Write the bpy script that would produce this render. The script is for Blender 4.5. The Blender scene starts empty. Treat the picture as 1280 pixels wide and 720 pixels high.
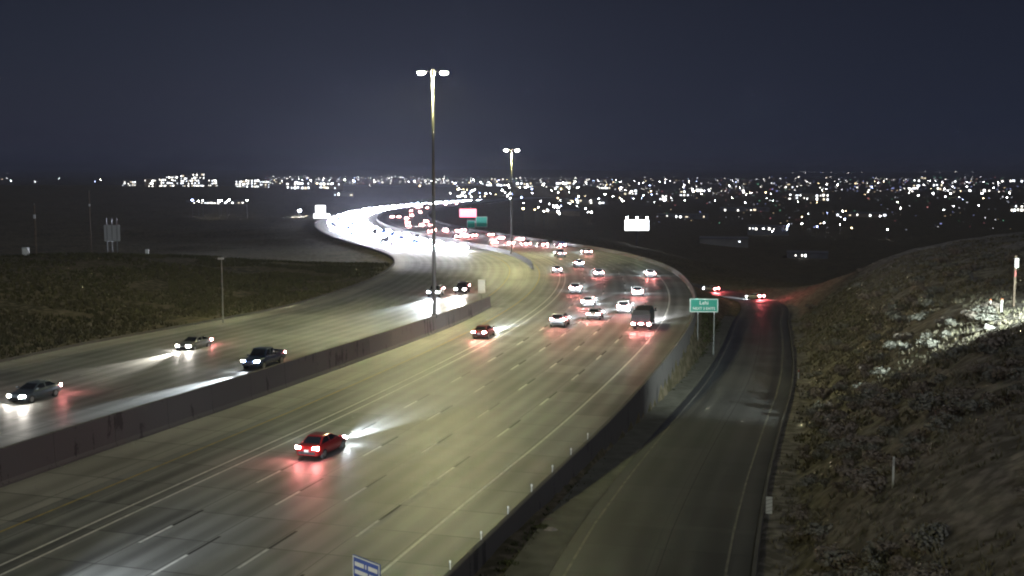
import bpy, bmesh, math, random
import numpy as np
from mathutils import Vector, Matrix
random.seed(7); rng = np.random.default_rng(7)
S = bpy.context.scene; C = S.collection

# ------------------------------------------------------------------ camera
F_PX, CAM_H = 1440.0, 19.4
PITCH = math.atan(145 / F_PX)
cam = bpy.data.objects.new('camera', bpy.data.cameras.new('camera')); C.objects.link(cam)
cam.location = (0, 0, CAM_H); cam.rotation_euler = (math.pi / 2 - PITCH, 0, 0)
cam.data.sensor_width = 36; cam.data.lens = 36 * F_PX / 1280
cam.data.clip_start = 0.5; cam.data.clip_end = 90000
S.camera = cam

# ------------------------------------------------------------------ night sky
w = bpy.data.worlds.new('World'); S.world = w; w.use_nodes = True
nt = w.node_tree; nt.nodes.clear()
out = nt.nodes.new('ShaderNodeOutputWorld')
geo = nt.nodes.new('ShaderNodeNewGeometry'); sep = nt.nodes.new('ShaderNodeSeparateXYZ')
nt.links.new(geo.outputs['Incoming'], sep.inputs[0])
absn = nt.nodes.new('ShaderNodeMath'); absn.operation = 'ABSOLUTE'; nt.links.new(sep.outputs['Z'], absn.inputs[0])
ramp = nt.nodes.new('ShaderNodeValToRGB'); cr = ramp.color_ramp
cr.elements[0].position = 0.0; cr.elements[0].color = (0.022, 0.028, 0.052, 1)
cr.elements[1].position = 1.0; cr.elements[1].color = (0.009, 0.010, 0.016, 1)
for p_, c_ in ((0.05, (0.018, 0.024, 0.045, 1)), (0.14, (0.0135, 0.0175, 0.033, 1)), (0.4, (0.009, 0.012, 0.024, 1))):
    e_ = cr.elements.new(p_); e_.color = c_
nt.links.new(absn.outputs[0], ramp.inputs[0])
bg = nt.nodes.new('ShaderNodeBackground'); nt.links.new(ramp.outputs[0], bg.inputs[0]); bg.inputs[1].default_value = 0.68
sky = nt.nodes.new('ShaderNodeTexSky'); sky.sky_type = 'NISHITA'; sky.sun_disc = False
sky.sun_elevation = math.radians(-5); sky.sun_rotation = math.radians(-60)
bg2 = nt.nodes.new('ShaderNodeBackground'); nt.links.new(sky.outputs[0], bg2.inputs[0]); bg2.inputs[1].default_value = 0.05
add = nt.nodes.new('ShaderNodeAddShader')
nt.links.new(bg.outputs[0], add.inputs[0]); nt.links.new(bg2.outputs[0], add.inputs[1]); nt.links.new(add.outputs[0], out.inputs[0])

sun = bpy.data.lights.new('fill_sun', 'SUN'); sun.energy = 0.42; sun.angle = math.radians(0.5); sun.color = (.92, .95, 1)  # added fill light, no moon is up; lifts the dark slopes and wall
so = bpy.data.objects.new('fill_sun', sun); C.objects.link(so); so.rotation_euler = (math.radians(48), 0, math.radians(28))
S.view_settings.view_transform = 'Standard'; S.view_settings.look = 'None'
S.view_settings.exposure = 0.0; S.view_settings.gamma = 1.0; S.view_settings.use_curve_mapping = False
S.render.engine = 'CYCLES'
cy = S.cycles
cy.use_adaptive_sampling = False; cy.use_denoising = True
cy.max_bounces = 4; cy.diffuse_bounces = 2; cy.glossy_bounces = 2; cy.transmission_bounces = 2; cy.transparent_max_bounces = 4
cy.sample_clamp_indirect = 1.0; cy.caustics_reflective = False; cy.caustics_refractive = False
cy.use_light_tree = True
cy.filter_width = 2.1; cy.volume_bounces = 0

MAST_POWER = 22000.0      # high-mast luminaires, each of a pair
BEAM = 4200.0             # one headlight pair

# ------------------------------------------------------------------ pixel helpers
FW = np.array([0, math.cos(PITCH), -math.sin(PITCH)]); UP = np.array([0, math.sin(PITCH), math.cos(PITCH)])
def pray(x, y): return FW + np.array([(x - 640) / F_PX, 0, 0]) - UP * (y - 360) / F_PX
def rz(Y):
    Y = np.asarray(Y, float)
    return -0.012 * np.maximum(0, Y - 200) * np.clip((Y - 200) / 60, 0, 1)
def cast(x, y, zf):
    if zf is None: return cast_g(x, y)
    d = pray(x, y); lo, hi = 1.0, 30000.0
    t = 20.0; step = 4.0
    while t < 40000:
        P = d * t
        if CAM_H + P[2] < zf(P[0], P[1]): break
        t *= 1.02
    lo, hi = t / 1.03, t
    for _ in range(40):
        m = (lo + hi) / 2; P = d * m
        if CAM_H + P[2] > zf(P[0], P[1]): lo = m
        else: hi = m
    return np.array([0, 0, CAM_H]) + d * hi
def sm(a, b, x):
    t = np.clip((np.asarray(x, float) - a) / (b - a), 0, 1); return t * t * (3 - 2 * t)

# ------------------------------------------------------------------ alignment of the freeway (its right edge line)
def spline(pts, ds=1.0):
    P = np.array(pts, float); P = np.vstack([2 * P[0] - P[1], P, 2 * P[-1] - P[-2]]); outp = []
    for i in range(1, len(P) - 2):
        n = max(2, int(np.linalg.norm(P[i + 1] - P[i]) / 2))
        for k in range(n):
            t = k / n
            outp.append(0.5 * ((2 * P[i]) + (-P[i - 1] + P[i + 1]) * t + (2 * P[i - 1] - 5 * P[i] + 4 * P[i + 1] - P[i + 2]) * t * t + (-P[i - 1] + 3 * P[i] - 3 * P[i + 1] + P[i + 2]) * t ** 3))
    outp.append(P[-2]); Q = np.array(outp)
    k = 9; ker = np.ones(k) / k
    Qp = np.vstack([2 * Q[0] - Q[1:k // 2 + 1][::-1], Q, 2 * Q[-1] - Q[-k // 2:-1][::-1]])
    Q = np.column_stack([np.convolve(Qp[:, j], ker, 'valid') for j in (0, 1)])
    s = np.r_[0, np.cumsum(np.linalg.norm(np.diff(Q, axis=0), axis=1))]
    ss = np.arange(0, s[-1], ds)
    return np.column_stack([np.interp(ss, s, Q[:, j]) for j in (0, 1)])
class Curve:
    def __init__(self, pts, ds=1.0):
        self.ds = ds; self.P = spline(pts, ds); T = np.gradient(self.P, axis=0)
        self.T = T / np.linalg.norm(T, axis=1)[:, None]; self.R = np.column_stack([self.T[:, 1], -self.T[:, 0]])
        self.n = len(self.P); self.L = (self.n - 1) * ds
    def at(self, s, off=0.0):
        i = min(max(s / self.ds, 0), self.n - 1.001); k = int(i); t = i - k
        P = self.P[k] * (1 - t) + self.P[k + 1] * t; T = self.T[k] * (1 - t) + self.T[k + 1] * t; T = T / np.linalg.norm(T)
        return P + off * np.array([T[1], -T[0]]), T
    def near(self, x, y, stride=1):
        Q = self.P[::stride]; x = np.atleast_1d(np.asarray(x, float)); y = np.atleast_1d(np.asarray(y, float))
        idx = np.empty(len(x), int)
        for a in range(0, len(x), 4000):
            d = (x[a:a + 4000, None] - Q[None, :, 0]) ** 2 + (y[a:a + 4000, None] - Q[None, :, 1]) ** 2
            idx[a:a + 4000] = d.argmin(1)
        idx = np.minimum(idx * stride, self.n - 1)
        v = np.column_stack([x, y]) - self.P[idx]
        o = np.einsum('ij,ij->i', v, self.R[idx]); dist = np.linalg.norm(v, axis=1)
        return idx * self.ds, np.where(o < 0, -dist, dist)
    def s_of_y(self, Y): return float(np.argmax(self.P[:, 1] > Y) * self.ds)
RD = Curve([(-46, -76), (-22.7, 0), (-4.6, 60.2), (4.6, 90), (14.1, 125), (20, 151), (24.5, 178), (27.2, 208), (27.5, 240), (25, 272), (19.5, 302), (10, 336), (0, 368),
            (-11, 406), (-22, 450), (-33, 505), (-43, 570), (-52, 660), (-58, 780), (-56, 900), (-45, 1050), (-20, 1250), (20, 1500), (80, 1800)])
RP = Curve([(-14.5, -40), (-4, 10), (8.3, 61), (16, 90), (25.5, 124), (35, 163), (44.5, 205), (53, 240), (57, 268), (55, 298), (46, 330), (35, 362), (24, 400), (14, 440), (2, 500)])
RAMP_W = 4.8
def zr(Y):
    Y = np.asarray(Y, float)
    return -0.25 - 0.05 * np.clip(Y - 62, 0, 230) - 0.012 * np.maximum(0, Y - 292)
def bo(Y): return np.interp(Y, [60, 70, 97, 141, 160, 2000], [28.6, 28.4, 27.4, 25.4, 25.2, 25.2])     # median barrier, right foot
def lw(Y): return np.interp(Y, [60, 110, 147, 204, 2000], [60, 57.5, 54.5, 52.5, 51.5])              # far edge of the opposite carriageway
def dl(Y): return 0.9 * np.clip((158 - np.asarray(Y, float)) / 50, 0, 1)

# ------------------------------------------------------------------ ground
def vnoise(x, y, sc, seed=0):
    x = np.asarray(x, float) / sc; y = np.asarray(y, float) / sc
    xi = np.floor(x).astype(np.int64); yi = np.floor(y).astype(np.int64); fx = x - xi; fy = y - yi
    fx = fx * fx * (3 - 2 * fx); fy = fy * fy * (3 - 2 * fy)
    def h(a, b):
        n = (a * 374761393 + b * 668265263 + seed * 974711) & 0x7fffffff
        n = ((n ^ (n >> 13)) * 1274126177) & 0x7fffffff
        return ((n ^ (n >> 16)) & 0xffff) / 65535.0
    return (h(xi, yi) * (1 - fx) + h(xi + 1, yi) * fx) * (1 - fy) + (h(xi, yi + 1) * (1 - fx) + h(xi + 1, yi + 1) * fx) * fy - 0.5
VALLEY = -45.0
def ground(x, y, stride=2):
    sh = np.shape(x); x = np.ravel(np.asarray(x, float)); y = np.ravel(np.asarray(y, float))
    s, o = RD.near(x, y, stride); sr, orr = RP.near(x, y, stride)
    yr = RD.P[np.minimum((s / RD.ds).astype(int), RD.n - 1), 1]; rbase = rz(yr)
    yp = RP.P[np.minimum((sr / RP.ds).astype(int), RP.n - 1), 1]; zp = zr(yp)
    far = sm(1500, 2000, y)
    # left of the freeway
    dL = -o - lw(yr)
    big = vnoise(x, y, 60, 1) * 1.6 + vnoise(x, y, 17, 2) * 0.5 + vnoise(x, y, 5, 9) * 0.22
    kn = (4.6 * sm(4, 52, dL) - 6.0 * sm(58, 130, dL)) * (1 - sm(190, 330, y)) - 1.5 * sm(200, 330, y) * sm(0, 60, dL)
    kn = kn + 17 * sm(500, 1500, y) * sm(40, 330, dL)
    zl = rbase + dl(yr) - 0.15 + kn + big * sm(2, 25, dL) * (0.5 + 1.5 * sm(200, 900, y))
    zl = zl * (1 - sm(1900, 3200, y)) + VALLEY * sm(1900, 3200, y)
    # right of the freeway: planted strip, ramp, cut slope, then the valley
    ra = np.maximum(-orr - RAMP_W - 2.2, 0); fa = np.maximum(o - 4.2, 0); tt = ra / (ra + fa + 1e-3)
    zstrip = zp - 0.05 + tt * np.maximum(rbase - 0.55 - zp, 0) + vnoise(x, y, 3, 4) * 0.25 * sm(0, 1.5, ra)
    dR = orr - RAMP_W - 0.9
    top = 11.4 - 4.0 * sm(150, 250, y) + vnoise(x, y, 38, 5) * 2.2 - 3.0 * sm(60, 20, y)
    rise = np.maximum(top - zp, 1.0)
    hill = zp - 0.1 + rise * np.tanh(0.84 * np.maximum(dR - 1.2, 0) / rise) + (vnoise(x, y, 11, 6) * 1.2 + vnoise(x, y, 3.2, 7) * 0.5) * sm(1, 8, dR)
    fade = sm(225, 330, y + 0.25 * (x - 60))
    drop = VALLEY * sm(0, 230, dR) + zp * (1 - sm(0, 230, dR)) + big * 1.2 * sm(0, 60, dR)
    right = hill * (1 - fade) + drop * fade
    # beyond the ramp's end the right bank simply falls away from the freeway
    dE = o - 4.6
    bank = (rbase - 1.0) * (1 - sm(0, 260, dE)) + VALLEY * sm(0, 260, dE)
    rampend = sm(430, 500, y)
    z = np.where(orr > RAMP_W + 0.3, right, np.where(orr < -RAMP_W - 0.3, zstrip, zp - 0.3))
    z = z * (1 - rampend) + bank * rampend
    z = np.where(o < -lw(yr) - 0.3, zl, z)
    cor = rbase - 0.35
    z = np.where((o <= 4.0) & (o >= -lw(yr) - 0.3), cor * (1 - far) + VALLEY * far, z)
    flat = sm(1700, 2400, y)
    z = z * (1 - flat) + np.where(o < -lw(yr), z, VALLEY) * flat
    mt = sm(15000, 26000, y) * (60 + 240 * (vnoise(x, y, 5200, 11) + 0.4)) * 0.55
    return (z + np.maximum(mt, 0)).reshape(sh)
TS = np.geomspace(15, 40000, 700)
def cast_g(x, y):
    d = pray(x, y); z = CAM_H + d[2] * TS; g = ground(d[0] * TS, d[1] * TS, 4); hit = np.nonzero(z < g)[0]
    if not len(hit): return np.array([0, 0, CAM_H]) + d * 40000
    k = max(hit[0], 1); t2 = np.linspace(TS[k - 1], TS[k], 12); z2 = CAM_H + d[2] * t2; g2 = ground(d[0] * t2, d[1] * t2, 1); h2 = np.nonzero(z2 < g2)[0]; k2 = h2[0] if len(h2) else 11
    return np.array([d[0] * t2[k2], d[1] * t2[k2], g2[k2]])
def g1(x, y): return float(ground(np.array([x]), np.array([y]), 1)[0])

# ------------------------------------------------------------------ materials
MATS = {}
def mat(name, col=(0.5, 0.5, 0.5), rough=0.6, metal=0.0, noise=None, emit=None, strength=0.0, spec=0.5, coat=0.0, bump=0.0, samp=None):
    """noise = (scale, second colour, detail) mottles the base colour in object/generated space"""
    if name in MATS: return MATS[name]
    m = bpy.data.materials.new(name); m.use_nodes = True; t = m.node_tree; b = t.nodes['Principled BSDF']
    b.inputs['Base Color'].default_value = (*col, 1); b.inputs['Roughness'].default_value = rough; b.inputs['Metallic'].default_value = metal
    b.inputs['Specular IOR Level'].default_value = spec; b.inputs['Coat Weight'].default_value = coat
    if emit:
        b.inputs['Emission Color'].default_value = (*emit, 1); b.inputs['Emission Strength'].default_value = strength
        if samp: m.cycles.emission_sampling = samp
    if noise:
        tc = t.nodes.new('ShaderNodeTexCoord'); n = t.nodes.new('ShaderNodeTexNoise'); n.inputs['Scale'].default_value = noise[0]; n.inputs['Detail'].default_value = noise[2]
        t.links.new(tc.outputs['Object'], n.inputs['Vector'])
        r = t.nodes.new('ShaderNodeValToRGB'); r.color_ramp.elements[0].position = .32; r.color_ramp.elements[1].position = .68
        r.color_ramp.elements[0].color = (*col, 1); r.color_ramp.elements[1].color = (*noise[1], 1)
        t.links.new(n.outputs['Fac'], r.inputs[0]); t.links.new(r.outputs[0], b.inputs['Base Color'])
        if bump:
            bp = t.nodes.new('ShaderNodeBump'); bp.inputs['Strength'].default_value = bump; bp.inputs['Distance'].default_value = 0.05
            t.links.new(n.outputs['Fac'], bp.inputs['Height']); t.links.new(bp.outputs[0], b.inputs['Normal'])
    MATS[name] = m; return m
def pavement(name, base, dark, lane=3.5):
    """concrete with wheel-path wear along the lanes, sawn joints, stains; uses the strip's UV (metres across, metres along)"""
    m = bpy.data.materials.new(name); m.use_nodes = True; t = m.node_tree; b = t.nodes['Principled BSDF']; L = t.links.new
    uv = t.nodes.new('ShaderNodeUVMap'); uv.uv_map = 'UVMap'
    def noise(scale, vec, detail=4):
        mp = t.nodes.new('ShaderNodeMapping'); mp.inputs['Scale'].default_value = vec; L(uv.outputs[0], mp.inputs[0])
        n = t.nodes.new('ShaderNodeTexNoise'); n.inputs['Scale'].default_value = scale; n.inputs['Detail'].default_value = detail; L(mp.outputs[0], n.inputs['Vector']); return n.outputs['Fac']
    def mth(op, a, b_=None, c=None):
        n = t.nodes.new('ShaderNodeMath'); n.operation = op
        for i, v in enumerate((a, b_, c)):
            if v is None: continue
            if isinstance(v, (int, float)): n.inputs[i].default_value = v
            else: L(v, n.inputs[i])
        return n.outputs[0]
    sx = t.nodes.new('ShaderNodeSeparateXYZ'); L(uv.outputs[0], sx.inputs[0])
    streak = noise(1.0, (1.3, 0.015, 1)); blot = noise(0.09, (1, 0.6, 1), 5); grain = noise(9, (1, 1, 1), 3)
    wheel = mth('COSINE', mth('MULTIPLY', sx.outputs[0], 4 * math.pi / lane))
    slab = t.nodes.new('ShaderNodeTexWhiteNoise'); slab.noise_dimensions = '2D'
    fl = t.nodes.new('ShaderNodeCombineXYZ'); L(mth('FLOOR', mth('DIVIDE', sx.outputs[0], lane)), fl.inputs[0]); L(mth('FLOOR', mth('DIVIDE', sx.outputs[1], 4.6)), fl.inputs[1]); L(fl.outputs[0], slab.inputs['Vector'])
    fac = mth('ADD', mth('ADD', mth('MULTIPLY', streak, 0.55), mth('MULTIPLY', blot, 0.55)), mth('ADD', mth('MULTIPLY', wheel, 0.13), mth('ADD', mth('MULTIPLY', grain, 0.12), mth('MULTIPLY', slab.outputs['Value'], 0.22))))
    r = t.nodes.new('ShaderNodeValToRGB'); r.color_ramp.elements[0].position = .46; r.color_ramp.elements[1].position = .92
    r.color_ramp.elements[0].color = (*dark, 1); r.color_ramp.elements[1].color = (*base, 1); L(fac, r.inputs[0])
    jx = mth('LESS_THAN', mth('PINGPONG', sx.outputs[1], 2.3), 0.05); jy = mth('LESS_THAN', mth('PINGPONG', mth('ADD', sx.outputs[0], 0.22), lane / 2), 0.035)
    mx = t.nodes.new('ShaderNodeMix'); mx.data_type = 'RGBA'; L(mth('MULTIPLY', mth('MAXIMUM', jx, jy), 0.75), mx.inputs['Factor']); L(r.outputs[0], mx.inputs['A']); mx.inputs['B'].default_value = (0.04, 0.04, 0.04, 1)
    L(mx.outputs['Result'], b.inputs['Base Color'])
    rr = mth('ADD', mth('MULTIPLY', streak, 0.25), 0.42); L(rr, b.inputs['Roughness']); b.inputs['Specular IOR Level'].default_value = 0.45
    bp = t.nodes.new('ShaderNodeBump'); bp.inputs['Strength'].default_value = 0.25; bp.inputs['Distance'].default_value = 0.01; L(grain, bp.inputs['Height']); L(bp.outputs[0], b.inputs['Normal'])
    return m
def ground_mat(name, c1, c2, c3):
    m = bpy.data.materials.new(name); m.use_nodes = True; t = m.node_tree; b = t.nodes['Principled BSDF']; L = t.links.new
    tc = t.nodes.new('ShaderNodeTexCoord')
    def noise(s, d): n = t.nodes.new('ShaderNodeTexNoise'); n.inputs['Scale'].default_value = s; n.inputs['Detail'].default_value = d; L(tc.outputs['Object'], n.inputs['Vector']); return n.outputs['Fac']
    a, c, e = noise(0.12, 6), noise(1.1, 5), noise(0.022, 4)
    r = t.nodes.new('ShaderNodeValToRGB'); r.color_ramp.elements[0].position = .38; r.color_ramp.elements[1].position = .64; r.color_ramp.elements[0].color = (*c1, 1); r.color_ramp.elements[1].color = (*c2, 1); L(a, r.inputs[0])
    r2 = t.nodes.new('ShaderNodeValToRGB'); r2.color_ramp.elements[0].position = .45; r2.color_ramp.elements[1].position = .6; L(c, r2.inputs[0])
    mx = t.nodes.new('ShaderNodeMix'); mx.data_type = 'RGBA'; L(r2.outputs[0], mx.inputs['Factor']); L(r.outputs[0], mx.inputs['A']); mx.inputs['B'].default_value = (*c3, 1)
    at = t.nodes.new('ShaderNodeAttribute'); at.attribute_name = 'soil'
    r3 = t.nodes.new('ShaderNodeValToRGB'); r3.color_ramp.elements[0].position = .4; r3.color_ramp.elements[1].position = .62; r3.color_ramp.elements[0].color = (.13, .12, .098, 1); r3.color_ramp.elements[1].color = (.27, .25, .215, 1); L(c, r3.inputs[0])
    mx2 = t.nodes.new('ShaderNodeMix'); mx2.data_type = 'RGBA'; L(at.outputs['Fac'], mx2.inputs['Factor']); L(mx.outputs['Result'], mx2.inputs['A']); L(r3.outputs[0], mx2.inputs['B'])
    L(mx2.outputs['Result'], b.inputs['Base Color']); b.inputs['Roughness'].default_value = 0.95; b.inputs['Specular IOR Level'].default_value = 0.1
    bp = t.nodes.new('ShaderNodeBump'); bp.inputs['Strength'].default_value = 0.7; bp.inputs['Distance'].default_value = 0.3; L(c, bp.inputs['Height']); L(bp.outputs[0], b.inputs['Normal'])
    return m
M_ROAD = pavement('concrete_pavement', (0.245, 0.25, 0.24), (0.10, 0.102, 0.098))
M_ROAD2 = pavement('concrete_pavement_worn', (0.235, 0.24, 0.23), (0.10, 0.102, 0.098), 3.6)
M_RAMP = pavement('ramp_asphalt', (0.085, 0.085, 0.083), (0.042, 0.042, 0.042), 3.9)
M_PAINTR = mat('faded_ramp_paint', (0.24, 0.23, 0.19), 0.7, noise=(1.5, (0.12, 0.115, 0.10), 4))
M_GROUND = ground_mat('dry_grass_soil', (0.06, 0.058, 0.034), (0.115, 0.10, 0.06), (0.17, 0.145, 0.10))
M_CONC = mat('barrier_concrete', (0.15, 0.143, 0.14), 0.85, noise=(0.5, (0.085, 0.08, 0.08), 6))
def concrete(name, c1, c2):
    m = mat(name, c1, 0.85); t = m.node_tree; b = t.nodes['Principled BSDF']; L = t.links.new; tc = t.nodes.new('ShaderNodeTexCoord'); fs = []
    for sc_, vec in ((1.6, (1, 1, .12)), (.35, (1, 1, 1)), (7, (1, 1, 1))):
        mp = t.nodes.new('ShaderNodeMapping'); mp.inputs['Scale'].default_value = vec; L(tc.outputs['Object'], mp.inputs[0]); n = t.nodes.new('ShaderNodeTexNoise'); n.inputs['Scale'].default_value = sc_; n.inputs['Detail'].default_value = 5; L(mp.outputs[0], n.inputs['Vector']); fs.append(n.outputs['Fac'])
    a = t.nodes.new('ShaderNodeMath'); a.operation = 'ADD'; L(fs[0], a.inputs[0]); L(fs[1], a.inputs[1]); a2 = t.nodes.new('ShaderNodeMath'); a2.operation = 'MULTIPLY_ADD'; L(fs[2], a2.inputs[0]); a2.inputs[1].default_value = .35; L(a.outputs[0], a2.inputs[2])
    r = t.nodes.new('ShaderNodeValToRGB'); r.color_ramp.elements[0].position = .95; r.color_ramp.elements[1].position = 1.4; r.color_ramp.elements[0].color = (*c2, 1); r.color_ramp.elements[1].color = (*c1, 1); L(a2.outputs[0], r.inputs[0]); L(r.outputs[0], b.inputs['Base Color']); return m
M_CONC = concrete('stained_barrier_concrete', (0.135, 0.128, 0.122), (0.065, 0.061, 0.058)); M_PARA = concrete('stained_parapet_concrete', (0.12, 0.113, 0.108), (0.055, 0.052, 0.052))
M_WALL = mat('wall_concrete', (0.12, 0.115, 0.11), 0.9, noise=(0.35, (0.07, 0.068, 0.066), 6))
M_PAINT = mat('white_road_paint', (0.72, 0.72, 0.69), 0.55, noise=(2.0, (0.50, 0.50, 0.47), 4))
M_PAINTW = mat('worn_white_road_paint', (0.42, 0.42, 0.39), 0.6, noise=(1.5, (0.26, 0.26, 0.24), 4))
M_BLACK = mat('black_contrast_paint', (0.025, 0.025, 0.027), 0.7)
M_YEL = mat('yellow_road_paint', (0.5, 0.36, 0.08), 0.6, noise=(1.5, (0.30, 0.24, 0.10), 4))
M_STEEL = mat('galvanised_steel', (0.30, 0.31, 0.31), 0.5, 0.7)
M_DARKST = mat('weathered_steel_pole', (0.13, 0.13, 0.125), 0.55, 0.6)
M_WOOD = mat('weathered_wood', (0.16, 0.12, 0.085), 0.85, noise=(3, (0.09, 0.07, 0.05), 4))
M_GREEN = mat('green_sign_face', (0.0, 0.23, 0.16), 0.45)
M_BLUE = mat('blue_sign_face', (0.01, 0.06, 0.35), 0.45)
M_SIGNW = mat('white_sign_paint', (0.78, 0.80, 0.78), 0.5)
M_GREY = mat('grey_sign_back', (0.50, 0.51, 0.50), 0.55)
M_TYRE = mat('tyre_rubber', (0.02, 0.02, 0.02), 0.85)
M_RIM = mat('alloy_rim', (0.45, 0.46, 0.47), 0.35, 0.9)
M_GLASS = mat('tinted_car_glass', (0.012, 0.014, 0.016), 0.08, 0, spec=0.6)
M_TRIM = mat('black_plastic_trim', (0.02, 0.02, 0.022), 0.6)
M_HEAD = mat('headlight_lit', (0.8, 0.8, 0.8), 0.3, emit=(0.86, 0.92, 1.0), strength=750, samp='FRONT')
M_HEADW = mat('headlight_lit_warm', (0.8, 0.8, 0.8), 0.3, emit=(1.0, 0.93, 0.84), strength=750, samp='FRONT')
M_HEADF = mat('far_headlight_lit', (0.8, 0.8, 0.8), 0.3, emit=(0.84, 0.88, 1.0), strength=6500, samp='FRONT')
M_TAIL = mat('tail_light_lit', (0.3, 0.02, 0.02), 0.3, emit=(1.0, 0.26, 0.25), strength=420, samp='FRONT')
M_BRAKE = mat('brake_light_lit', (0.3, 0.02, 0.02), 0.3, emit=(1.0, 0.14, 0.15), strength=2200, samp='FRONT')
M_PLATE = mat('number_plate', (0.7, 0.7, 0.68), 0.5)
M_LUM = mat('mast_luminaire_glow', (0.9, 0.9, 0.8), 0.4, emit=(1.0, 0.95, 0.66), strength=2500, samp='NONE')

# ------------------------------------------------------------------ mesh helpers
def link(name, me, parent=None, m=None):
    o = bpy.data.objects.new(name, me); C.objects.link(o)
    if parent is not None: o.parent = parent
    if m is not None and me is not None and not me.materials: me.materials.append(m)
    return o
def tag(o, label=None, cat=None, group=None, kind=None):
    if label: o['label'] = label
    if cat: o['category'] = cat
    if group: o['group'] = group
    if kind: o['kind'] = kind
    return o
def empty(name, loc=(0, 0, 0), rz_=0.0):
    o = bpy.data.objects.new(name, None); C.objects.link(o); o.location = loc; o.rotation_euler = (0, 0, rz_); o.empty_display_size = 0.3; return o
def pyd(name, v, f, m=None, smooth=False, uvs=None):
    me = bpy.data.meshes.new(name); me.from_pydata([tuple(map(float, q)) for q in v], [], [tuple(q) for q in f])
    if uvs is not None:
        ul = me.uv_layers.new(name='UVMap'); vi = np.empty(len(me.loops), int); me.loops.foreach_get('vertex_index', vi)
        ul.data.foreach_set('uv', np.asarray(uvs, np.float32)[vi].ravel())
    if m: me.materials.append(m)
    if smooth: me.polygons.foreach_set('use_smooth', [True] * len(me.polygons))
    me.update(); return me
class MB:
    def __init__(s): s.v = []; s.f = []; s.mi = []
    def poly(s, pts, mi=0):
        b = len(s.v); s.v += [tuple(p) for p in pts]; s.f.append(tuple(range(b, b + len(pts)))); s.mi.append(mi); return s
    def box(s, c, d, rot=0.0, mi=0, taper=1.0):
        b = len(s.v); cx, cy_, cz = c; hx, hy, hz = d[0] / 2, d[1] / 2, d[2] / 2; ca, sa = math.cos(rot), math.sin(rot)
        for z, k in ((-hz, 1), (hz, taper)):
            for x, y in ((-hx, -hy), (hx, -hy), (hx, hy), (-hx, hy)):
                s.v.append((cx + k * (x * ca - y * sa), cy_ + k * (x * sa + y * ca), cz + z))
        for q in ((0, 3, 2, 1), (4, 5, 6, 7), (0, 1, 5, 4), (1, 2, 6, 5), (2, 3, 7, 6), (3, 0, 4, 7)):
            s.f.append(tuple(b + i for i in q)); s.mi.append(mi)
        return s
    def tube(s, p0, p1, r0, r1=None, n=10, mi=0, cap=True):
        r1 = r0 if r1 is None else r1; p0 = Vector(p0); p1 = Vector(p1); d = (p1 - p0).normalized()
        a = d.orthogonal().normalized(); c = d.cross(a); b = len(s.v)
        for p, r in ((p0, r0), (p1, r1)):
            for i in range(n):
                t = 2 * math.pi * i / n; s.v.append(tuple(p + r * (math.cos(t) * a + math.sin(t) * c)))
        for i in range(n): s.f.append((b + i, b + (i + 1) % n, b + n + (i + 1) % n, b + n + i)); s.mi.append(mi)
        if cap: s.f.append(tuple(b + i for i in range(n))[::-1]); s.f.append(tuple(b + n + i for i in range(n))); s.mi += [mi, mi]
        return s
    def loft(s, rings, mi=0, cap=True, closed=True):
        b = len(s.v); n = len(rings[0])
        for r in rings: s.v += [tuple(p) for p in r]
        for k in range(len(rings) - 1):
            for i in range(n if closed else n - 1):
                j = (i + 1) % n; s.f.append((b + k * n + i, b + k * n + j, b + (k + 1) * n + j, b + (k + 1) * n + i)); s.mi.append(mi)
        if cap:
            s.f.append(tuple(b + i for i in range(n))[::-1]); s.f.append(tuple(b + (len(rings) - 1) * n + i for i in range(n))); s.mi += [mi, mi]
        return s
    def mesh(s, name, *mats, smooth=False, bevel=0.0):
        me = pyd(name, s.v, s.f, None, smooth)
        for m in mats: me.materials.append(m)
        me.polygons.foreach_set('material_index', s.mi)
        bm = bmesh.new(); bm.from_mesh(me); bmesh.ops.recalc_face_normals(bm, faces=bm.faces)
        if bevel:
            bmesh.ops.bevel(bm, geom=[e for e in bm.edges if len(e.link_faces) == 2 and e.calc_face_angle(0) > 0.5], offset=bevel, segments=2, affect='EDGES', profile=0.6)
        bm.to_mesh(me); bm.free(); return me
    def build(s, name, m, parent=None, **kw): return link(name, s.mesh(name, *(m if isinstance(m, (list, tuple)) else (m,)), **kw), parent)
def copy_tree(o, parent=None, loc=None, rot=None):
    c = o.copy(); C.objects.link(c)
    if parent is not None: c.parent = parent
    if loc is not None: c.location = loc
    if rot is not None: c.rotation_euler = rot
    for ch in list(o.children): copy_tree(ch, c)
    return c
def sweep(name, cv, prof, s0, s1, zf, m, parent=None, ds=2.0, uvm=False, cap=True, smooth=False):
    """prof(Y) -> list of (offset to the right, height above zf) carried along the curve"""
    n = max(2, int((s1 - s0) / ds)); v = []; uvs = []; k = None
    for i in range(n + 1):
        s = s0 + (s1 - s0) * i / n; P0, T = cv.at(s); pr = prof(P0[1]); k = len(pr); R = np.array([T[1], -T[0]]); z0 = float(zf(P0[1]))
        for o, h in pr: v.append((P0[0] + R[0] * o, P0[1] + R[1] * o, z0 + h)); uvs.append((o, s))
    f = [(i * k + j, i * k + j + 1, (i + 1) * k + j + 1, (i + 1) * k + j) for i in range(n) for j in range(k - 1)]
    if cap and k > 3: f += [tuple(range(k)), tuple(n * k + j for j in range(k))[::-1]]
    o = link(name, pyd(name, v, f, m, smooth, uvs), parent)
    return o

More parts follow.
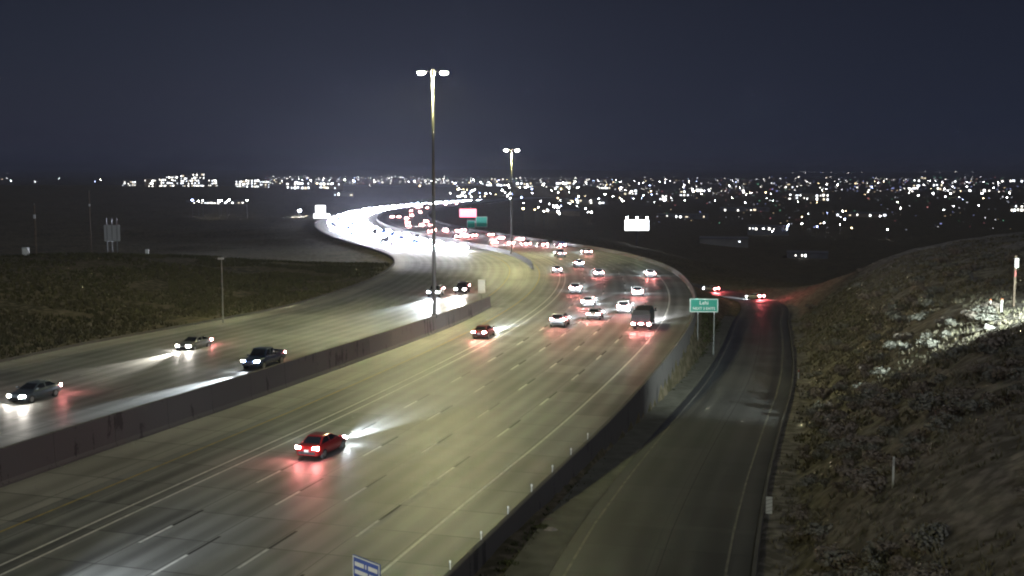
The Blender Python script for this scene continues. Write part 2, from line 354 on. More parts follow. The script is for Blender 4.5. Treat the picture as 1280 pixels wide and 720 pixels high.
# ------------------------------------------------------------------ terrain sheet (fans out round the camera's foot, out to the far mountains)
def make_ground():
    ang = np.radians(np.r_[np.linspace(-75, -30, 30, endpoint=False), np.linspace(-30, 32, 330), np.linspace(32.3, 80, 36)])
    rad = np.r_[np.geomspace(6, 40, 24, endpoint=False), np.geomspace(40, 420, 190, endpoint=False), np.geomspace(420, 3000, 90, endpoint=False), np.geomspace(3000, 60000, 40)]
    A, R = np.meshgrid(ang, rad); X = R * np.sin(A); Y = R * np.cos(A) - 5.0
    Z = ground(X, Y); n, k = X.shape
    v = np.column_stack([X.ravel(), Y.ravel(), Z.ravel()])
    i, j = np.meshgrid(np.arange(n - 1), np.arange(k - 1), indexing='ij'); a = (i * k + j).ravel()
    f = np.column_stack([a, a + 1, a + k + 1, a + k])
    me = bpy.data.meshes.new('ground'); me.vertices.add(len(v)); me.vertices.foreach_set('co', v.ravel())
    me.loops.add(f.size); me.loops.foreach_set('vertex_index', f.ravel().astype(np.int32)); me.polygons.add(len(f))
    me.polygons.foreach_set('loop_start', np.arange(0, f.size, 4, dtype=np.int32)); me.update(calc_edges=True); me.validate()
    me.polygons.foreach_set('use_smooth', [True] * len(me.polygons))
    ca = me.color_attributes.new('soil', 'FLOAT_COLOR', 'POINT'); sr_, or_ = RP.near(v[:, 0], v[:, 1], 4); k_ = sm(3, 7, or_) * (1 - sm(250, 330, v[:, 1])); q_ = np.ones((len(v), 4)); q_[:, :3] = k_[:, None]; ca.data.foreach_set('color', q_.ravel())
    o = link('ground', me, None, M_GROUND); tag(o, 'dark dry grass hillside and valley floor around the freeway', kind='structure')
make_ground()

# ------------------------------------------------------------------ carriageways, ramp, markings
S0, SEND = 2.0, RD.L - 40
road = sweep('road', RD, lambda Y: [(float(-bo(Y)) - 0.3, 0.0), (-17, 0.0), (3.8, 0.0)], S0, SEND, rz, M_ROAD, ds=2.5, cap=False)
tag(road, 'concrete carriageway carrying red tail lights away round the curve', kind='structure')
road2 = sweep('road', RD, lambda Y: [(float(-lw(Y)), float(dl(Y)) + .004), (-40, float(dl(Y)) + .004), (float(-bo(Y)) - 0.3, float(dl(Y)) + 0.004)], S0, SEND, rz, M_ROAD2, ds=2.5, cap=False)
tag(road2, 'concrete carriageway of oncoming headlights beyond the median barrier', kind='structure')
rampo = sweep('ramp_road', RP, lambda Y: [(-RAMP_W, 0.0), (RAMP_W, 0.0)], 2, RP.L - 4, zr, M_RAMP, ds=2.5, cap=False)
tag(rampo, 'dark asphalt ramp descending beside the brushy cut slope', kind='structure')
apron = sweep('concrete_apron', RP, lambda Y: [(-RAMP_W - 2.1, 0.10), (-RAMP_W - 0.25, 0.03), (-RAMP_W - 0.02, 0.004)], 2, RP.s_of_y(215), zr, mat('apron_gravel', (0.17, 0.165, 0.13), 0.9, noise=(0.8, (0.10, 0.10, 0.07), 6)), ds=2.5, cap=False)
tag(apron, 'pale gravel verge along the left side of the ramp', kind='structure')

def line(off, wd, m, s0, s1, cv=RD, zf=rz, parent=None, h=0.008, name='lane_line'):
    fo = off if callable(off) else (lambda Y: off)
    return sweep(name, cv, lambda Y: [(fo(Y) - wd / 2, h + (float(dl(Y)) if parent is road2 else 0)), (fo(Y) + wd / 2, h + (float(dl(Y)) if parent is road2 else 0))], s0, s1, zf, m, parent, ds=2.5, cap=False)
SL = RD.s_of_y(1100)
line(0.0, 0.17, M_PAINT, S0, SL, parent=road, name='edge_line')
line(-17.5, 0.17, M_PAINT, S0, SL, parent=road); line(-18.5, 0.17, M_PAINT, S0, SL, parent=road)
line(-22.3, 0.15, M_YEL, S0, SL, parent=road, name='edge_line')
line(lambda Y: float(-bo(Y)) - 2.9, 0.15, M_YEL, S0, SL, parent=road2, name='edge_line', h=0.012)
line(lambda Y: float(-lw(Y)) + 3.3, 0.15, M_PAINTW, S0, SL, parent=road2, name='edge_line', h=0.012)
line(-RAMP_W + 0.75, 0.15, M_PAINTR, 2, RP.L - 6, RP, zr, rampo, name='edge_line'); line(RAMP_W - 1.2, 0.14, M_PAINTR, 2, RP.L - 6, RP, zr, rampo, name='edge_line')
line(0.3, 0.05, M_BLACK, 2, RP.s_of_y(190), RP, zr, rampo, name='tar_seam')
M_SHO = pavement('shoulder_concrete', (0.34, 0.33, 0.30), (0.19, 0.185, 0.165), 6.0)
sweep('shoulder', RD, lambda Y: [(float(-lw(Y)) + .02, float(dl(Y)) + .008), (float(-lw(Y)) + 3.1, float(dl(Y)) + .008)], S0, SL, rz, M_SHO, road2, ds=2.5, cap=False)
sweep('shoulder', RD, lambda Y: [(float(-bo(Y)) + .03, .005), (-23.2, .005)], S0, sA0 if False else RD.s_of_y(160), rz, M_SHO, road, ds=2.5, cap=False)
# broken lane lines, 3 m white followed by 3 m of black contrast paint
DW = pyd('dash', [(-1.52, -.085, 0), (1.52, -.085, 0), (1.52, .085, 0), (-1.52, .085, 0)], [(0, 1, 2, 3)], M_PAINT)
DB = pyd('contrast_dash', [(-1.55, -.09, 0), (1.55, -.09, 0), (1.55, .09, 0), (-1.55, .09, 0)], [(0, 1, 2, 3)], M_BLACK)
DW2 = pyd('worn_dash', [(-1.52, -.06, 0), (1.52, -.06, 0), (1.52, .06, 0), (-1.52, .06, 0)], [(0, 1, 2, 3)], M_PAINTW)
def put_dash(me, name, parent, s, off, h):
    P, T = RD.at(s, off); P2, _ = RD.at(s + 1, off); zz = lambda q: float(rz(q)) + (float(dl(q)) if parent is road2 else 0)
    o = link(name, me, parent); o.location = (P[0], P[1], zz(P[1]) + h)
    o.rotation_euler = (0, -math.atan(zz(P2[1]) - zz(P[1])), math.atan2(T[1], T[0]))
PHASE = {-3.5: cast(437, 670, lambda x, y: 0.0), -7.0: cast(424, 624.5, lambda x, y: 0.0), -10.5: cast(336, 628, lambda x, y: 0.0), -14.0: cast(310, 605, lambda x, y: 0.0)}
for off, P in PHASE.items():
    sp = float(RD.near(P[0], P[1])[0][0]) % 12.19
    s = sp + 12.19 * 3
    while RD.at(s)[0][1] < 330:
        put_dash(DW, 'dash', road, s + 1.52, off, 0.008); put_dash(DB, 'contrast_dash', road, s + 4.6, off, 0.007); s += 12.19
for k in range(1, 5):
    s = 30 + 3 * k
    while RD.at(s)[0][1] < 260:
        Y = RD.at(s)[0][1]
        put_dash(DW2, 'dash', road2, s, float(-bo(Y)) - 2.9 - k * 3.9, 0.012); s += 12.19

# ------------------------------------------------------------------ barriers and walls
def hb(Y): return float(np.interp(Y, [60, 100, 140, 160, 168], [2.35, 2.3, 2.05, 1.6, 1.35]))
def med(Y):
    b = float(-bo(Y)); t = hb(Y)
    return [(b + .02, -.3), (b + .02, .12), (b - .08, .35), (b - .16, t - .02), (b - .20, t), (b - .42, t), (b - .46, t - .02), (b - .56, .05), (b - .58, -.3)]
sA = RD.s_of_y(150)
while pray and True:                                   # barrier end: where the photograph shows its end post
    P, T = RD.at(sA, -25.2)
    if P[1] >= 165: break
    sA += 0.5
def panels(name, cv, prof, s0, s1, L_, m, part, cap=True):
    P, _ = cv.at(s0); r = empty(name, (0, 0, 0)); s = s0
    while s < s1 - .5:
        e = min(s + L_ - .035, s1); sweep(part, cv, prof, s, e, rz, m, r, ds=3.0, cap=cap); s += L_
    return r
o = panels('median_barrier', RD, med, S0, sA, 6.1, M_CONC, 'panel'); tag(o, 'long concrete median barrier between the two carriageways ending at the gap', 'barrier')
sB = sA
while RD.at(sB, -25)[0][1] < 233: sB += 0.5
jer = lambda c, h: [(c + .30, -.2), (c + .30, .08), (c + .16, .33), (c + .10, h), (c - .10, h), (c - .16, .33), (c - .30, .08), (c - .30, -.2)]
o = sweep('median_barrier', RD, lambda Y: jer(-23.4, 1.1), sB, RD.s_of_y(1400), rz, M_CONC, ds=2.5); tag(o, 'low concrete median barrier starting beyond the gap below the smaller mast', 'barrier')
def outer(Y): return [(3.62, -.3), (3.62, .08), (3.74, .33), (3.80, .80), (3.84, .83), (4.06, .83), (4.10, .80), (4.12, -.6), (4.12, -7.5)]
o = panels('parapet_wall', RD, outer, S0, RD.s_of_y(340), 9.2, M_PARA, 'panel'); sweep('panel', RD, outer, float(S0 + 9.2 * math.ceil((RD.s_of_y(340) - S0) / 9.2)), RD.s_of_y(1300), rz, M_PARA, o, ds=3.0, cap=False); tag(o, 'curving concrete parapet and retaining wall along the outer freeway edge', 'wall')
#'parapet_concrete', (0.12, 0.115, 0.112), 0.85, noise=(0.4, (0.07, 0.066, 0.068), 6)), ds=2.0, cap=False); tag(o, 'curving concrete parapet and retaining wall along the outer freeway edge', 'wall')
o = sweep('edge_kerb', RD, lambda Y: [(float(-lw(Y)) - .05, -.2), (float(-lw(Y)) - .05, float(dl(Y)) + .22), (float(-lw(Y)) - .30, float(dl(Y)) + .24), (float(-lw(Y)) - .34, -.3)], S0, RD.s_of_y(900), rz, M_WALL, ds=2.5)
tag(o, 'low dark kerb along the grassy side of the oncoming carriageway', 'kerb')
o = sweep('ramp_kerb', RP, lambda Y: [(RAMP_W + .02, -.2), (RAMP_W + .04, .14), (RAMP_W + .26, .15), (RAMP_W + .28, -.3)], 2, RP.s_of_y(235), zr, M_WALL, ds=2.5)
tag(o, 'low kerb between the ramp and the brushy slope', 'kerb')

# ------------------------------------------------------------------ high-mast lights
def mast(off, Yt, height, label, foot=None):
    s = RD.s_of_y(Yt)
    for _ in range(400):
        P, T = RD.at(s, off)
        if P[1] >= Yt: break
        s += 0.5
    z0 = float(rz(P[1])) + (hb(P[1]) - .3 if Yt < 165 else 0.4)
    r = empty('high_mast_light', (P[0], P[1], z0)); h = height - z0
    b = MB(); b.box((0, 0, .25), (.75, .5, .5)); b.build('base', M_CONC, r, bevel=.03)
    b = MB(); b.tube((0, 0, .4), (0, 0, h * .5), .26, .19, 14, cap=False).tube((0, 0, h * .5), (0, 0, h + .3), .19, .10, 14); b.build('pole', M_DARKST, r, smooth=True)
    b = MB(); b.tube((-1.3, 0, h - .1), (1.3, 0, h - .1), .06).tube((0, 0, h - .5), (0, 0, h + .1), .28, .22, 12); b.build('crossarm', M_DARKST, r)
    for sx in (-1, 1):
        b = MB(); b.box((sx * 1.35, 0, h - .08), (.95, .7, .22)); hd = b.build('luminaire', M_STEEL, r, bevel=.05)
        b = MB(); b.loft([[(sx * 1.35 + q * math.cos(t), .8 * q * math.sin(t), zz) for t in np.linspace(0, 2 * math.pi, 12, endpoint=False)] for q, zz in ((.42, h - .195), (.36, h - .34), (.18, h - .42))]); b.build('lens', M_LUM, hd, smooth=True)
        ld = bpy.data.lights.new('mast_lamp', 'SPOT'); ld.energy = MAST_POWER; ld.color = (1.0, .94, .44); ld.spot_size = math.radians(168); ld.spot_blend = .35; ld.shadow_soft_size = .35
        lo = bpy.data.objects.new('lamp', ld); C.objects.link(lo); lo.parent = hd; lo.location = (sx * 1.35, 0, h - .5)
    tag(r, label, 'light mast', 'high mast lights along the median')
    return P
mast(-26.2, 132.6, 31.4, 'tallest lit high mast light rising from the median barrier')
mast(-23.4, 281, 24.9, 'smaller lit high mast light standing on the low median barrier beyond the gap')
mast(-28.7, -8, 31.0, 'lit high mast light on the median barrier beside the camera')

# ------------------------------------------------------------------ vehicles (x forward, y left, z up)
def paint(name, col, metal=0.3): return mat('car_paint_' + name, col, 0.32, metal, spec=0.5, coat=0.6)
PAINTS = dict(red=paint('red', (.36, .02, .02)), maroon=paint('maroon', (.14, .015, .02)), silver=paint('silver', (.50, .51, .53), .5), white=paint('white', (.74, .74, .74), 0), black=paint('black', (.015, .016, .018)),
              navy=paint('navy', (.02, .04, .10)), grey=paint('grey', (.14, .145, .15), .5), slate=paint('slate', (.10, .13, .16), .4))
SPEC = {
 'sedan': dict(W=.90, st=[(-2.36, .48, .80, .66), (-2.25, .30, .96, .80), (-1.75, .24, 1.02, .88), (-.9, .2, 1.0, .905), (.2, .2, .97, .91), (1.1, .2, .94, .90), (1.8, .22, .84, .87), (2.22, .27, .72, .79), (2.36, .42, .62, .66)],
               cab=[(-1.85, 1.15, .80, .99), (-1.02, .22, .60, 1.44)], wx=(1.43, -1.40), wr=.33, hz=.66, tz=.84),
 'suv': dict(W=.95, st=[(-2.36, .50, 1.05, .78), (-2.28, .36, 1.12, .88), (-1.6, .3, 1.12, .94), (0, .27, 1.10, .96), (1.0, .27, 1.08, .95), (1.8, .3, 1.02, .93), (2.28, .36, .92, .86), (2.40, .48, .78, .72)],
             cab=[(-2.28, 1.15, .86, 1.10), (-2.0, .45, .70, 1.74)], wx=(1.46, -1.42), wr=.38, hz=.82, tz=1.05),
 'pickup': dict(W=.98, st=[(-2.85, .55, 1.05, .88), (-2.8, .42, 1.12, .93), (-1.5, .38, 1.12, .97), (-.6, .36, 1.12, .98), (1.0, .36, 1.13, .98), (2.0, .38, 1.08, .96), (2.72, .42, 1.0, .90), (2.85, .55, .85, .8)],
                cab=[(-.75, 1.45, .88, 1.12), (-.5, .75, .72, 1.86)], wx=(1.85, -1.75), wr=.42, hz=.90, tz=.98),
}
def pane(b, quad, inset, lift, thick=.012):
    q = [Vector(p) for p in quad]; c = sum(q, Vector()) / 4; n = (q[1] - q[0]).cross(q[3] - q[0]).normalized()
    if n.dot(c - Vector((c.x * .6 - .1, 0, .9))) < 0: n = -n
    p = [x + (c - x).normalized() * min(inset, (c - x).length * .4) + n * lift for x in q]; r = [x - n * thick for x in p]
    b.loft([r, p]); return b
def make_car(kind, paint_m, beam=True, head=M_HEAD, tail=M_TAIL, beam_e=1.0, name=None):
    sp = SPEC[kind]; r = empty(name or {'sedan': 'car', 'suv': 'suv', 'pickup': 'pickup_truck'}[kind])
    b = MB(); rings = []
    for x, zl, zb, hw in sp['st']:
        d = zb - zl; half = [(hw * .86, zl), (hw * .97, zl + .18 * d), (hw, zl + .45 * d), (hw * .985, zl + .75 * d), (hw * .90, zb - .02), (hw * .5, zb + .015)]
        rings.append([(x, y, z) for y, z in half] + [(x, -y, z) for y, z in half[::-1]])
    b.loft(rings)
    (bx0, bx1, bw, bz), (tx0, tx1, tw, tz) = sp['cab']
    base = [(bx1, bw, bz - .05), (bx0, bw * .97, bz - .05), (bx0, -bw * .97, bz - .05), (bx1, -bw, bz - .05)]
    top = [(tx1, tw, tz - .05), (tx0, tw, tz - .04), (tx0, -tw, tz - .04), (tx1, -tw, tz - .05)]
    rf = [(tx1 - .12, tw * .85, tz), (tx0 + .1, tw * .85, tz), (tx0 + .1, -tw * .85, tz), (tx1 - .12, -tw * .85, tz)]
    b.loft([base, top, rf])
    if kind == 'pickup':                                # the open load bed
        b.box((-1.75, .86, 1.2), (2.0, .14, .16)); b.box((-1.75, -.86, 1.2), (2.0, .14, .16)); b.box((-2.74, 0, 1.2), (.1, 1.6, .16))
    body = b.build('body', paint_m, r, bevel=.025, smooth=False)
    for me_p in body.data.polygons: me_p.use_smooth = True
    if kind == 'pickup': MB().box((-1.78, 0, 1.135), (1.75, 1.5, .02)).build('bed_liner', M_TRIM, r)
    B, T_ = [Vector(p) for p in base], [Vector(p) for p in top]
    bl = lambda i, t: B[i].lerp(T_[i], t)
    up_ = .12
    pane(MB(), [bl(0, up_), bl(3, up_), T_[3], T_[0]], .10, .012).build('windscreen', M_GLASS, r)
    pane(MB(), [bl(1, up_), bl(2, up_), T_[2], T_[1]], .10, .012).build('rear_window', M_GLASS, r)
    for a, c in ((0, 1), (3, 2)):
        mB = bl(a, up_).lerp(bl(c, up_), .5); mT = T_[a].lerp(T_[c], .5)
        pane(MB(), [bl(a, up_), mB, mT, T_[a]], .07, .012).build('side_window', M_GLASS, r); pane(MB(), [mB, bl(c, up_), T_[c], mT], .07, .012).build('side_window', M_GLASS, r)
    xf, xr = sp['st'][-1][0], sp['st'][0][0]; W = sp['W']
    MB().box((xf - .06, 0, sp['st'][-1][1] + .06), (.16, W * 1.35, .20)).build('front_bumper', M_TRIM, r, bevel=.02)
    MB().box((xr + .06, 0, sp['st'][0][1] + .03), (.18, W * 1.4, .18)).build('rear_bumper', M_TRIM, r, bevel=.02)
    MB().box((xr - .015, 0, sp['tz'] - .17), (.03, .32, .15)).build('number_plate', M_PLATE, r)
    for sy in (-1, 1):
        MB().loft([[(xf - .26, sy * W * .90, sp['hz'] - .04), (xf - .26, sy * W * .90, sp['hz'] + .07), (xf - .08, sy * W * .52, sp['hz'] + .07), (xf - .08, sy * W * .52, sp['hz'] - .06)],
                   [(xf - .12, sy * W * .92, sp['hz'] - .05), (xf - .14, sy * W * .92, sp['hz'] + .05), (xf + .025, sy * W * .54, sp['hz'] + .05), (xf + .03, sy * W * .54, sp['hz'] - .07)]]).build('headlight', head, r)
        MB().loft([[(xr + .22, sy * W * .90, sp['tz'] - .09), (xr + .22, sy * W * .90, sp['tz'] + .08), (xr + .12, sy * W * .52, sp['tz'] + .08), (xr + .12, sy * W * .52, sp['tz'] - .07)],
                   [(xr + .09, sy * W * .93, sp['tz'] - .09), (xr + .09, sy * W * .93, sp['tz'] + .08), (xr - .02, sy * W * .52, sp['tz'] + .08), (xr - .02, sy * W * .52, sp['tz'] - .07)]]).build('tail_light', tail, r)
        MB().box((bx1 - .32, sy * (W + .08), bz + .1), (.14, .2, .13)).build('mirror', paint_m, r, bevel=.02)
        for x in sp['wx']:
            wr = sp['wr']; MB().tube((x, sy * (W - .2), wr), (x, sy * (W + .012), wr), wr, n=18).build('wheel', M_TYRE, r, bevel=.02)
            MB().tube((x, sy * (W), wr), (x, sy * (W + .022), wr), wr * .62, n=14).build('rim', M_RIM, r.children[-1])
    if beam:
        ld = bpy.data.lights.new('headlight_beam', 'SPOT'); ld.energy = BEAM * 10 * beam_e; ld.color = (.84, .92, 1.0) if head is M_HEAD else (1.0, .93, .8)
        ld.spot_size = math.radians(34); ld.spot_blend = 1.0; ld.shadow_soft_size = .12
        lo = bpy.data.objects.new('beam', ld); C.objects.link(lo); lo.parent = r; lo.location = (xf + .25, 0, sp['hz']); lo.rotation_euler = (math.radians(90 - 1.2), 0, -math.pi / 2)
    return r
def make_box_truck(paint_m):
    r = empty('box_truck')
    b = MB(); b.loft([[(x, y * k, z) for y, z in ((1.0, .7), (1.02, 1.3), (.98, 1.75), (-.98, 1.75), (-1.02, 1.3), (-1.0, .7))] for x, k in ((1.6, 1), (3.3, 1), (3.75, .92))])
    b.loft([[(1.6, .98, 1.7), (1.6, -.98, 1.7), (3.3, -.95, 1.7), (3.3, .95, 1.7)], [(1.62, .85, 2.45), (1.62, -.85, 2.45), (2.7, -.82, 2.45), (2.7, .82, 2.45)]]); b.build('cab', PAINTS['black'], r, bevel=.04)
    MB().loft([[(-3.9, 1.14, .95), (-3.9, -1.14, .95), (1.5, -1.14, .95), (1.5, 1.14, .95)], [(-3.9, 1.16, 2.0), (-3.9, -1.16, 2.0), (1.5, -1.16, 2.0), (1.5, 1.16, 2.0)], [(-3.6, .95, 2.55), (-3.6, -.95, 2.55), (1.4, -.95, 2.55), (1.4, .95, 2.55)]]).build('cargo_box', paint_m, r, bevel=.05)
    MB().box((-.4, 0, .75), (7.4, .9, .25)).build('chassis', M_TRIM, r)
    MB().box((-3.94, 0, .62), (.12, 2.2, .2)).build('rear_bumper', M_TRIM, r)
    for y in (-.6, .6): MB().box((-3.915, y, 1.5), (.03, 1.06, .95)).build('rear_door', mat('truck_door', (.03, .03, .033), .6), r)
    for y in (-.95, 0.0, .95): MB().box((-3.96, y, .88), (.06, .36 if y else .5, .2)).build('tail_light', M_TAIL, r)
    for sy in (-1, 1):
        MB().box((3.76, sy * .72, 1.0), (.05, .3, .2)).build('headlight', M_HEAD, r); MB().box((2.9, sy * 1.16, 1.95), (.1, .25, .4)).build('mirror', M_TRIM, r)
        for x in (2.7, -2.2):
            MB().tube((x, sy * .75, .48), (x, sy * 1.06, .48), .48, n=18).build('wheel', M_TYRE, r); MB().tube((x, sy * 1.05, .48), (x, sy * 1.075, .48), .27, n=12).build('rim', M_RIM, r.children[-1])
    MB().loft([[(3.31, .8, 1.75), (3.31, -.8, 1.75), (2.76, -.72, 2.36), (2.76, .72, 2.36)], [(3.34, .8, 1.77), (3.34, -.8, 1.77), (2.79, -.72, 2.38), (2.79, .72, 2.38)]]).build('windscreen', M_GLASS, r)
    ld = bpy.data.lights.new('headlight_beam', 'SPOT'); ld.energy = BEAM * 10; ld.color = (.95, .96, 1); ld.spot_size = math.radians(64); ld.spot_blend = .8
    lo = bpy.data.objects.new('beam', ld); C.objects.link(lo); lo.parent = r; lo.location = (4.0, 0, 1.0); lo.rotation_euler = (math.radians(85), 0, -math.pi / 2)
    return r
def place(o, px, py, where='right', label=None, cat='car', group=None, yaw=0.0):
    zf = {'right': lambda x, y: float(rz(y)), 'left': lambda x, y: float(rz(y) + dl(y)), 'ramp': lambda x, y: float(zr(y))}[where]
    P = cast(px, py, zf); cv = RP if where == 'ramp' else RD
    s = float(cv.near(P[0], P[1])[0][0]); T = cv.at(s)[1]
    if where == 'left': T = -T
    P[2] = zf(P[0], P[1]) + .008
    P2z = zf(P[0] + T[0] * 2, P[1] + T[1] * 2)
    o.location = P; o.rotation_euler = (0, -math.atan((P2z - P[2]) / 2), math.atan2(T[1], T[0]) + yaw)
    tag(o, label, cat, group); return o

GR_R, GR_L = 'vehicles driving away on the curved carriageway', 'vehicles coming towards the median'
PROTO = {}
def car(kind, col, **kw):
    key = (kind, col, tuple(sorted((k, getattr(v, 'name', v)) for k, v in kw.items())))
    if key in PROTO: return copy_tree(PROTO[key])
    o = make_car(kind, PAINTS[col], **kw); PROTO[key] = o; return o
# away from the camera
place(car('sedan', 'red', beam_e=1.3), 403, 566, 'right', 'bright red sedan with glowing tail lights alone in the lane beside the double white line', 'car', GR_R)
place(car('sedan', 'maroon', beam_e=1.5), 605, 421, 'right', 'dark red car straddling the double white line near the barrier end', 'car', GR_R)
place(car('suv', 'silver'), 700, 407, 'right', 'silver crossover with a dark rear window right of the double white line', 'suv', GR_R)
place(car('sedan', 'silver'), 744, 398, 'right', 'silver sedan between the silver crossover and the white hatchback ahead of it', 'car', GR_R)
place(car('sedan', 'white'), 736, 382, 'right', 'white sedan directly ahead of the silver sedan', 'car', GR_R)
place(car('suv', 'white'), 781, 390, 'right', 'white crossover just left of the dark box truck', 'suv', GR_R)
place(make_box_truck(mat('truck_box_dark', (.035, .033, .036), .55)), 805, 409, 'right', 'dark box truck with three low tail lights by the right edge line', 'truck', GR_R)
place(car('sedan', 'white'), 797, 369, 'right', 'white sedan ahead of the white crossover and the box truck', 'car', GR_R)
place(car('suv', 'white'), 720, 366, 'right', 'white crossover hugging the double white line on the bend', 'suv', GR_R)
place(car('sedan', 'silver'), 748, 345, 'right', 'silver sedan in the middle lanes on the bend', 'car', GR_R)
place(car('suv', 'grey'), 723, 334, 'right', 'dark grey crossover at the double white line on the far bend', 'suv', GR_R)
place(car('sedan', 'white'), 812, 346, 'right', 'white sedan nearest the parapet on the far bend', 'car', GR_R)
place(car('sedan', 'white'), 696, 341, 'right', 'white sedan in the carpool lane on the far bend', 'car', GR_R)
place(car('sedan', 'silver'), 733, 318, 'right', 'silver sedan on the farthest visible part of the bend near the parapet', 'car', GR_R)
place(car('pickup', 'grey'), 700, 321, 'right', 'grey pickup on the farthest visible part of the bend', 'pickup', GR_R)
# oncoming
place(car('pickup', 'navy', beam_e=2.6), 330, 458, 'left', 'dark blue pickup truck with bright headlights beside the median barrier', 'pickup', GR_L)
place(car('sedan', 'slate', head=M_HEADW, beam_e=1.3), 44, 499, 'left', 'slate sedan near the outer shoulder of the oncoming carriageway', 'car', GR_L)
place(car('sedan', 'grey', head=M_HEADW, beam_e=1.3), 243, 437, 'left', 'dark grey sedan passing the slim unlit lamp post', 'car', GR_L)
place(car('suv', 'grey', beam_e=2.2), 545, 370, 'left', 'dark crossover with dazzling headlights directly behind the tall mast', 'suv', GR_L)
place(car('suv', 'black', head=M_HEADW, beam_e=2.0), 578, 366, 'left', 'black crossover with dazzling headlights beside the pale sign panel', 'suv', GR_L)
# on the ramp
place(car('sedan', 'white', tail=M_BRAKE), 944, 374, 'ramp', 'white sedan braking on the ramp at the foot of the slope', 'car', 'cars on the ramp', 0.55)
place(car('sedan', 'silver', tail=M_BRAKE), 889, 364, 'ramp', 'silver sedan braking on the ramp beyond the green sign', 'car', 'cars on the ramp', 0.35)
# traffic just behind, coming up beside the camera
for px_off, Y, k in ((-12.3, 37, 'suv'), (-8.6, 31, 'sedan'), (-1.8, 28, 'sedan')):
    o = car(k, 'white' if k == 'suv' else 'grey', beam_e=1.1); s = RD.s_of_y(Y); P, T = RD.at(s, px_off)
    o.location = (P[0], P[1], .008); o.rotation_euler = (0, 0, math.atan2(T[1], T[0])); tag(o, {'-12.3': 'white crossover following the red sedan', '-8.6': 'grey sedan following behind the white crossover', '-1.8': 'grey sedan in the outer lane by the blue sign'}[str(px_off)], 'suv' if k == 'suv' else 'car', GR_R)

# ---- far traffic: single low meshes, body + lamps
def far_car(kind, paint_m, head):
    b = MB(); h = 1.45 if kind == 0 else 1.8
    b.loft([[(x, .9, z0), (x, .88, z1), (x, -.88, z1), (x, -.9, z0)] for x, z0, z1 in ((-2.3, .35, .95), (-1.5, .25, 1.0), (1.2, .25, .95), (2.3, .35, .7))])
    b.loft([[(1.1, .8, .94), (-1.8 if kind == 0 else -2.2, .8, .97), (-1.8 if kind == 0 else -2.2, -.8, .97), (1.1, -.8, .94)], [(.2, .62, h), (-1.1 if kind == 0 else -2.0, .62, h), (-1.1 if kind == 0 else -2.0, -.62, h), (.2, -.62, h)]])
    for sx in (1.4, -1.4):
        for sy in (-.82, .82): b.tube((sx, sy - .1, .33), (sx, sy + .1, .33), .33, n=8, mi=3)
    for sy in (-.62, .62):
        b.box((2.31, sy, .66), (.06, .34, .2), mi=1); b.box((-2.31, sy, .82), (.06, .42, .2), mi=2)
    return b.mesh('far_car', paint_m, head, M_TAIL, M_TYRE)
FC = [far_car(k % 2, PAINTS[c], M_HEADF) for k, c in enumerate(('silver', 'white', 'grey', 'black', 'white', 'navy'))]
def put_far(me, s, off, d, left, label, group):
    P, T = RD.at(s, off); P2, _ = RD.at(s + 2, off); z = float(rz(P[1])) + (float(dl(P[1])) if left else 0)
    o = link('distant_car', me); sl = math.atan((float(rz(P2[1])) - float(rz(P[1]))) / 2)
    T = T * d; o.location = (P[0], P[1], z + .01); o.rotation_euler = (0, -sl * d, math.atan2(T[1], T[0])); tag(o, label, 'car', group)
nl = 0
for lane in range(5):
    s = RD.s_of_y(312) + lane * 4 + random.uniform(0, 9)
    while s < RD.s_of_y(1350):
        Y = RD.at(s)[0][1]; put_far(random.choice(FC), s, -30.2 - lane * 3.9 + random.uniform(-.3, .3), -1, True, 'oncoming car with headlights on, ' + ('lane beside low median barrier', 'second lane from median barrier', 'middle lane', 'second lane from outer kerb', 'lane beside outer kerb')[lane] + (' at queue head' if Y < 430 else (' on queue bend' if Y < 720 else ' at far queue tail')), 'queue of oncoming cars on the far bend'); nl += 1
        s += random.uniform(13, 21) * (1 + max(0, Y - 400) / 500)
for lane in range(5):
    s = RD.s_of_y(318) + lane * 5
    while s < RD.s_of_y(1200):
        Y = RD.at(s)[0][1]; put_far(random.choice(FC), s, -1.75 - 3.5 * lane, 1, False, 'departing car, red tail lights, ' + ('lane beside the parapet', 'second lane from the parapet', 'middle lane', 'second lane from the double white line', 'lane beside the double white line')[lane] + (' just past the bend' if Y < 420 else ' far beyond the bend'), 'departing cars beyond the bend')
        s += random.uniform(30, 58) * (1 + max(0, Y - 370) / 60)

# ------------------------------------------------------------------ signs, posts, poles
def text_mesh(s, size, parent, m, loc, rot=(math.pi / 2, 0, 0)):
    cu = bpy.data.curves.new('t', 'FONT'); cu.body = s; cu.size = size; cu.align_x = 'CENTER'; cu.align_y = 'CENTER'; cu.extrude = .006; cu.resolution_u = 2
    t = bpy.data.objects.new('t', cu); C.objects.link(t); bpy.context.view_layer.update()
    me = bpy.data.meshes.new_from_object(t.evaluated_get(bpy.context.evaluated_depsgraph_get())); bpy.data.objects.remove(t)
    me.materials.clear(); o = link('lettering', me, parent, m); o.location = loc; o.rotation_euler = rot; return o
def frame_border(wd, ht, zc, t, parent, m, y=-.03):
    b = MB()
    for c, d in (((0, y, zc + ht / 2 - t / 2), (wd, .012, t)), ((0, y, zc - ht / 2 + t / 2), (wd, .012, t)), ((-wd / 2 + t / 2, y, zc), (t, .012, ht - 2 * t)), ((wd / 2 - t / 2, y, zc), (t, .012, ht - 2 * t))): b.box(c, d)
    b.build('border', m, parent)
